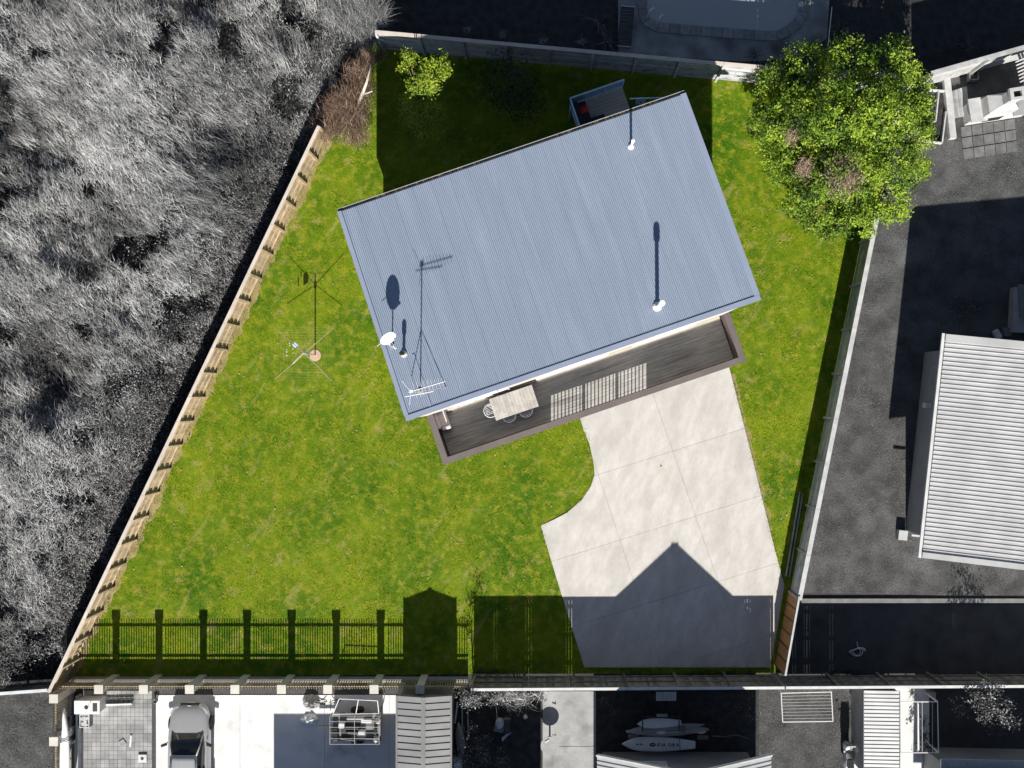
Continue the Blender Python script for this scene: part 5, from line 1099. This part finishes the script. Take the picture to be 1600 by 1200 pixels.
# ---- trees and shrubs
def tree(name, label, cat, base, lobes, mat, barkm, leaf, clumps, per, tint, trunk_r=.12, group=None, trunk_h=1.2, limbs=True, aspect=.5, inner=160, csp=.2, tfun=None):
    """lobes: (px, py, z, r_px)"""
    t = thing(name, label, cat, base, group=group); pos = []; nr = []; tn = []
    for (lx, ly, lz, lr) in lobes:
        c = np.array(P(lx, ly, lz)); r = lr * (CAMH - lz) / FPX * (.93 if name == 'leafy_tree' else 1); nc = max(4, int(clumps * (r / 1.2) ** 1.7))
        d = unit(rng.normal(size=(nc, 3)) + np.array([0, -.15, .55])); rad = r * rng.uniform(.72, 1.1, nc); cc = c + d * rad[:, None] * np.array([1, 1, .8])
        cc[:, 2] = np.maximum(cc[:, 2], .08)
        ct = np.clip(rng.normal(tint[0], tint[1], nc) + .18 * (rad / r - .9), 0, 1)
        if tfun is not None: ct = tfun(cc, ct)
        N = nc * per; Rr = lambda a: np.repeat(a, per, axis=0)
        pp = Rr(cc) + rng.normal(0, csp, (N, 3)) * np.array([1, 1, .7]); pp[:, 2] = np.maximum(pp[:, 2], .04)
        pos.append(pp); nr.append(unit(Rr(d) * .5 + rng.normal(size=(N, 3)) * .55 + np.array([0, 0, .45]))); tn.append(np.clip(Rr(ct) + rng.normal(0, .11, N), 0, 1))
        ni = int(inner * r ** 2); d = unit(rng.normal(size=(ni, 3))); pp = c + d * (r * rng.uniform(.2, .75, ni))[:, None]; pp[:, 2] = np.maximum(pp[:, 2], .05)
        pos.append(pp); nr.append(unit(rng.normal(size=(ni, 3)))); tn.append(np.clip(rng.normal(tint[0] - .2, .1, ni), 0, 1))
    pos = np.concatenate(pos); nr = np.concatenate(nr); tn = np.concatenate(tn)
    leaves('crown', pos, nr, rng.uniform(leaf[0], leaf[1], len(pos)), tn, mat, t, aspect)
    b = Vector(base); top = b + Vector((0, 0, trunk_h)); MB().tube([b - Vector((0, 0, .05)), b.lerp(top, .5) + Vector((.05, .03, 0)), top], [trunk_r, trunk_r * .8, trunk_r * .65], 8).build('trunk', barkm, t, smooth=True)
    if limbs:
        for (lx, ly, lz, lr) in lobes:
            q = P(lx, ly, lz); m1 = top.lerp(q, .5) + Vector((random.uniform(-.15, .15), random.uniform(-.15, .15), .12)); MB().tube([top - Vector((0, 0, .1)), m1, q], [trunk_r * .5, trunk_r * .32, trunk_r * .12], 6).build('limb', barkm, t, smooth=True)
    return t
BL = [(1212, 132, 2.3, 36), (1255, 108, 2.9, 40), (1325, 100, 3.4, 44), (1390, 104, 3.3, 44), (1428, 135, 2.6, 28), (1200, 195, 2.2, 36), (1248, 185, 3.3, 52), (1312, 178, 4.2, 58), (1378, 178, 4.2, 56), (1425, 205, 3.0, 34), (1222, 248, 2.2, 36), (1268, 285, 2.7, 42), (1325, 262, 3.9, 56), (1392, 262, 3.4, 48), (1288, 336, 1.8, 36), (1340, 332, 2.4, 40), (1392, 322, 2.3, 30), (1246, 322, 1.3, 24), (1428, 262, 2.3, 26), (1430, 170, 2.9, 30)]
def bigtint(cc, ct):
    g = fbm(cc[:, 0], cc[:, 1], .9); ct = ct + .95 * (g - .5) + .03 * (cc[:, 0] - 13.5)  # patchy tone, plus the sunlit right side put into the leaf tint
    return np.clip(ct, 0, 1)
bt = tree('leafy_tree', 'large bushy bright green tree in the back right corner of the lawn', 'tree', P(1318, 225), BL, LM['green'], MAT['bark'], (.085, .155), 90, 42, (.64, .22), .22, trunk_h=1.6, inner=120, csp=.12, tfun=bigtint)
cs_ = []
for (qx, qy, r_, k) in ((1306, 285, .6, 1500), (1247, 272, .35, 350), (1318, 262, .3, 250), (1225, 225, .3, 200)):
    c = np.array(P(qx, qy, 3.4 if qx > 1300 else 2.6)); cs_.append(c + rng.normal(0, 1, (k, 3)) * np.array([r_ * .5, r_ * .6, .18]) + np.array([0, 0, 1.15]))
b = np.concatenate(cs_); n = len(b); a = rng.uniform(0, 6.28, n)
blades('dead_twigs', b, np.stack([np.cos(a), np.sin(a), 0 * a], 1), rng.uniform(.1, .28, n), rng.uniform(.012, .03, n), np.clip(rng.normal(.75, .2, n), 0, 1), LM['twig'], seg=1, parent=bt)['kind'] = 'stuff'
tree('small_tree', 'small tree with sunlit lime green crown standing in the house shadow', 'tree', P(662, 175), [(640, 88, 4.5, 12), (636, 104, 4.3, 9), (680, 100, 5.0, 19), (672, 125, 4.9, 19), (650, 132, 4.7, 14), (690, 112, 4.8, 14), (658, 165, 3.0, 26), (672, 190, 2.2, 26), (645, 178, 2.0, 20)], LM['lime'], MAT['bark'], (.07, .14), 120, 26, (.60, .2), .1, trunk_h=1.5, csp=.12, inner=120)
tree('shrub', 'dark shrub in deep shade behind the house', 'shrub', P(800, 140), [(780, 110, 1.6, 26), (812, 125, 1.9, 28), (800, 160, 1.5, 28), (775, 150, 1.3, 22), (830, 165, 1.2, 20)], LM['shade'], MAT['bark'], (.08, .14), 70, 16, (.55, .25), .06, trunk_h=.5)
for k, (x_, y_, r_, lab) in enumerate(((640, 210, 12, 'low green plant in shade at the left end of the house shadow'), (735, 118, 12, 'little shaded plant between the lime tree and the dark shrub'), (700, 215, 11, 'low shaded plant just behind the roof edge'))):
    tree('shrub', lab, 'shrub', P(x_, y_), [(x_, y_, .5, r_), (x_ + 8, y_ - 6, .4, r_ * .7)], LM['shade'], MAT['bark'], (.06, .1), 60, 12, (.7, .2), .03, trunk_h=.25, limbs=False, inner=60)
# dry brown bush at the back left corner
def twigbush(name, lab, cat, base, spots, mat, length, width, tint, parent=None, up=.5):
    t = thing(name, lab, cat, base); bb = []; 
    for (qx, qy, z, r_, k) in spots:
        c = np.array(P(qx, qy, z)); rr = r_ * (CAMH - z) / FPX; bb.append(c + np.clip(rng.normal(0, .45, (k, 3)), -1, 1) * np.array([rr, rr, .35]))
    b = np.concatenate(bb); b[:, 2] = np.maximum(b[:, 2], .03); n = len(b); a = rng.uniform(0, 6.28, n); am = rng.uniform(.2, 1.3, n)
    blades('twigs', b, np.stack([np.cos(a) * am, np.sin(a) * am, 0 * a], 1), rng.uniform(*length, n), rng.uniform(*width, n), np.clip(rng.normal(tint[0], tint[1], n), 0, 1), mat, seg=2, droop=.3, parent=t)
    bs = Vector(base)
    for (qx, qy, z, r_, k) in spots:
        q = P(qx, qy, z + .2); MB().tube([bs, bs.lerp(q, .5) + Vector((random.uniform(-.2, .2), .05, .25)), q], [.04, .025, .008], 6).build('branch', MAT['bark'] if mat == LM['twig'] else MAT['gbark'], t, smooth=True)
    return t
twigbush('dry_bush', 'dry reddish brown twiggy bush at the back left end of the tan fence', 'bush', P(548, 195), [(543, 193, .9, 33, 2300), (512, 203, 1.0, 22, 1100), (562, 172, .8, 24, 700), (572, 140, .7, 22, 500), (526, 178, 1.1, 28, 1300), (543, 150, 1.1, 24, 800), (558, 115, 1.1, 20, 700), (536, 160, 1.2, 20, 600), (578, 92, 1.0, 12, 500), (592, 88, .6, 10, 350), (560, 215, .5, 18, 700)], LM['twig'], (.15, .5), (.008, .018), (.5, .28))
twigbush('dry_bush', 'pale silvery dead bush at the top beside the back fence corner', 'bush', P(560, 40), [(575, 10, 1.6, 26, 2000), (555, 35, 1.5, 30, 2000), (590, 30, 1.7, 16, 900), (530, 15, 1.2, 30, 1600), (580, 60, 1.2, 12, 700)], LM['field'], (.25, .75), (.008, .02), (.62, .22))
t = thing('fallen_trunk', 'bleached broken trunk lying in the dry bush', 'trunk', P(560, 150)); MB().tube([P(557, 170, .7), P(565, 150, 1.0), P(573, 128, 1.3), P(580, 100, 1.4)], [.10, .09, .06, .03], 8).build('log', MAT['cap_pale'], t, smooth=True); MB().tube([P(566, 148, 1.0), P(580, 143, 1.1), P(590, 138, 1.0)], [.05, .03, .015], 6).build('side_branch', MAT['cap_pale'], t, smooth=True)
# flax and plants in the pool yard
def flax(lab, c, n, L, mat, tint, w=(.03, .06)):
    t = thing('flax_plant', lab, 'plant', c); a = rng.uniform(0, 6.28, n); am = rng.uniform(.4, 1.2, n); b = np.tile(np.array(c), (n, 1)) + rng.normal(0, .05, (n, 3)) * np.array([1, 1, 0])
    blades('leaves', b, np.stack([np.cos(a) * am, np.sin(a) * am, 0 * a], 1), rng.uniform(L * .6, L, n), rng.uniform(*w, n), np.clip(rng.normal(tint, .15, n), 0, 1), mat, seg=4, droop=.6, parent=t)
    MB().lathe(c, [(.06, -.01), (.05, .1), (.01, .15)], 8).build('crown_base', MAT['gbark'], t); return t
flax('grey flax plant beside the pool on the concrete', P(1180, 88), 46, .75, LM['grey'], .62)
flax('dark flax plant left of the sun lounger, nearer the top', P(938, 36), 40, .85, LM['grey'], .4); flax('dark flax plant between the sun lounger and the back fence', P(948, 66), 40, .8, LM['grey'], .45)
for k, (x_, y_) in enumerate(((730, 48), (786, 55), (849, 66), (910, 66))):
    flax(('pale tuft behind the back fence near the lime tree', 'pale tuft behind the back fence, second from the left', 'small pale tuft behind the middle of the back fence', 'pale tuft behind the fence left of the flax plants')[k], P(x_, y_), 60, .32, LM['grey'], .75, (.015, .03))
flax('dark spiky plant right of the pool behind the big tree', P(1310, 50), 46, .8, LM['grey'], .35); flax('dark spiky plant behind the top right fence', P(1508, 75), 40, .7, LM['grey'], .35)
# greyscale bushes in the bottom yards
tree('leafy_bush', 'tall upright leafy bush behind the paling fence beside the metal shed', 'bush', P(738, 1080), [(734, 1092, 2.4, 11), (742, 1094, 2.9, 8), (728, 1088, 1.7, 12), (756, 1090, 1.5, 12), (775, 1088, 1.4, 10)], LM['grey'], MAT['gbark'], (.06, .12), 130, 14, (.6, .25), .05, trunk_h=1.0, csp=.12)
tree('leafy_bush', 'speckled grey bush at the bottom beside the dark shaded yard', 'bush', P(738, 1170), [(740, 1150, .9, 18), (725, 1172, 1.0, 18), (755, 1165, .9, 16), (742, 1188, 1.1, 24), (770, 1185, .9, 18), (715, 1192, 1.0, 16), (785, 1197, .8, 14)], LM['grey'], MAT['gbark'], (.05, .10), 80, 14, (.45, .22), .05, trunk_h=.5, csp=.1)
twigbush('dry_bush', 'pale bare creeper hanging over the shaded side of the paling fence', 'creeper', P(812, 1082), [(800, 1090, 1.2, 16, 160), (820, 1090, 1.2, 14, 160), (845, 1086, 1.2, 12, 110), (780, 1090, 1.2, 12, 90)], LM['field'], (.2, .5), (.015, .03), (.8, .15))
tree('leafy_tree', 'dark tree with pale sunlit leaf tips at the bottom right', 'tree', P(1540, 1098), [(1525, 1085, 2.2, 16), (1548, 1078, 2.9, 16), (1558, 1105, 2.7, 22), (1535, 1110, 2.2, 20), (1578, 1120, 2.2, 16), (1560, 1135, 1.6, 16), (1500, 1105, 1.2, 14)], LM['grey'], MAT['gbark'], (.07, .13), 85, 15, (.42, .26), .09, trunk_h=1.0, csp=.13)
tree('leafy_bush', 'bush in deep shade at the right end of the board rack', 'bush', P(1165, 1110), [(1165, 1105, .6, 16), (1172, 1120, .5, 12), (1155, 1122, .4, 10)], LM['grey'], MAT['gbark'], (.05, .09), 60, 12, (.3, .15), .03, trunk_h=.3, limbs=False)
for k, (x_, y_, r_) in enumerate(((1440, 1125, 8), (1442, 1150, 9), (1447, 1166, 8), (1432, 1162, 6))):
    tree('potted_plant', ('potted plant nearest the fence under the white frame', 'second potted plant under the white frame', 'potted plant at the house end under the white frame', 'narrow potted plant against the pale path')[k], 'plant', P(x_, y_), [(x_, y_, .6, r_), (x_ + 3, y_ + 5, .8, r_ * .7)], LM['grey'], MAT['gbark'], (.06, .12), 110, 14, (.5, .3), .04, trunk_h=.3, limbs=False, csp=.08)
for k, (x_, y_) in enumerate(((942, 1092), (960, 1110), (1425, 1083))):
    flax(('bare pale weed in the shaded corner below the paling fence', 'small weed in the dark yard left of the crate', 'pale weed on the path at the corner of the white shed')[k], P(x_, y_), 26, .45, LM['grey'], .5, (.012, .025))
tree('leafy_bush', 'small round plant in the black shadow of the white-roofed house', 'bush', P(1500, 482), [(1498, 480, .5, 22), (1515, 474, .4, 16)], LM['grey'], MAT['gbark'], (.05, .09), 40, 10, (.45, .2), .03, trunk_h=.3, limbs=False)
# weeds in the shaded foot of the paling fence
x, y = sample(px((740, 1046), (1600, 1048), (1600, 1062), (740, 1060)), 2600); k = vnoise(x, y, .7) > .55; x, y = x[k], y[k]; n = len(x); per = 6; N = n * per
pos = np.stack([np.repeat(x, per) + rng.normal(0, .06, N), np.repeat(y, per) + rng.normal(0, .06, N), rng.uniform(.02, .18, N)], 1)
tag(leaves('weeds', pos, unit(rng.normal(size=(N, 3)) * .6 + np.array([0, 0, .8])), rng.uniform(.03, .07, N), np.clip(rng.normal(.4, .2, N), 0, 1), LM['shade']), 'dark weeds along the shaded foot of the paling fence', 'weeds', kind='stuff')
# scattered clover leaves and dry leaves on the lawn
x, y = sample(LOT, 500, [DRV, roofpoly]); n = len(x)
tag(leaves('fallen_leaves', np.stack([x, y, np.full(n, .05)], 1), unit(rng.normal(size=(n, 3)) * .2 + np.array([0, 0, 1])), rng.uniform(.05, .11, n), np.clip(rng.normal(.85, .12, n), 0, 1), LM['twig']), 'scattered dry leaves on the lawn', 'leaves', kind='stuff')
# one dead leaf and a drain on the driveway
c = P(1033, 728, .03); tag(MB().lathe(c, [(.05, 0), (.045, .012), (.002, .014)], 10).build('drain_cap', MAT['earth']), 'small brown drain cap in the middle of the driveway', 'drain')
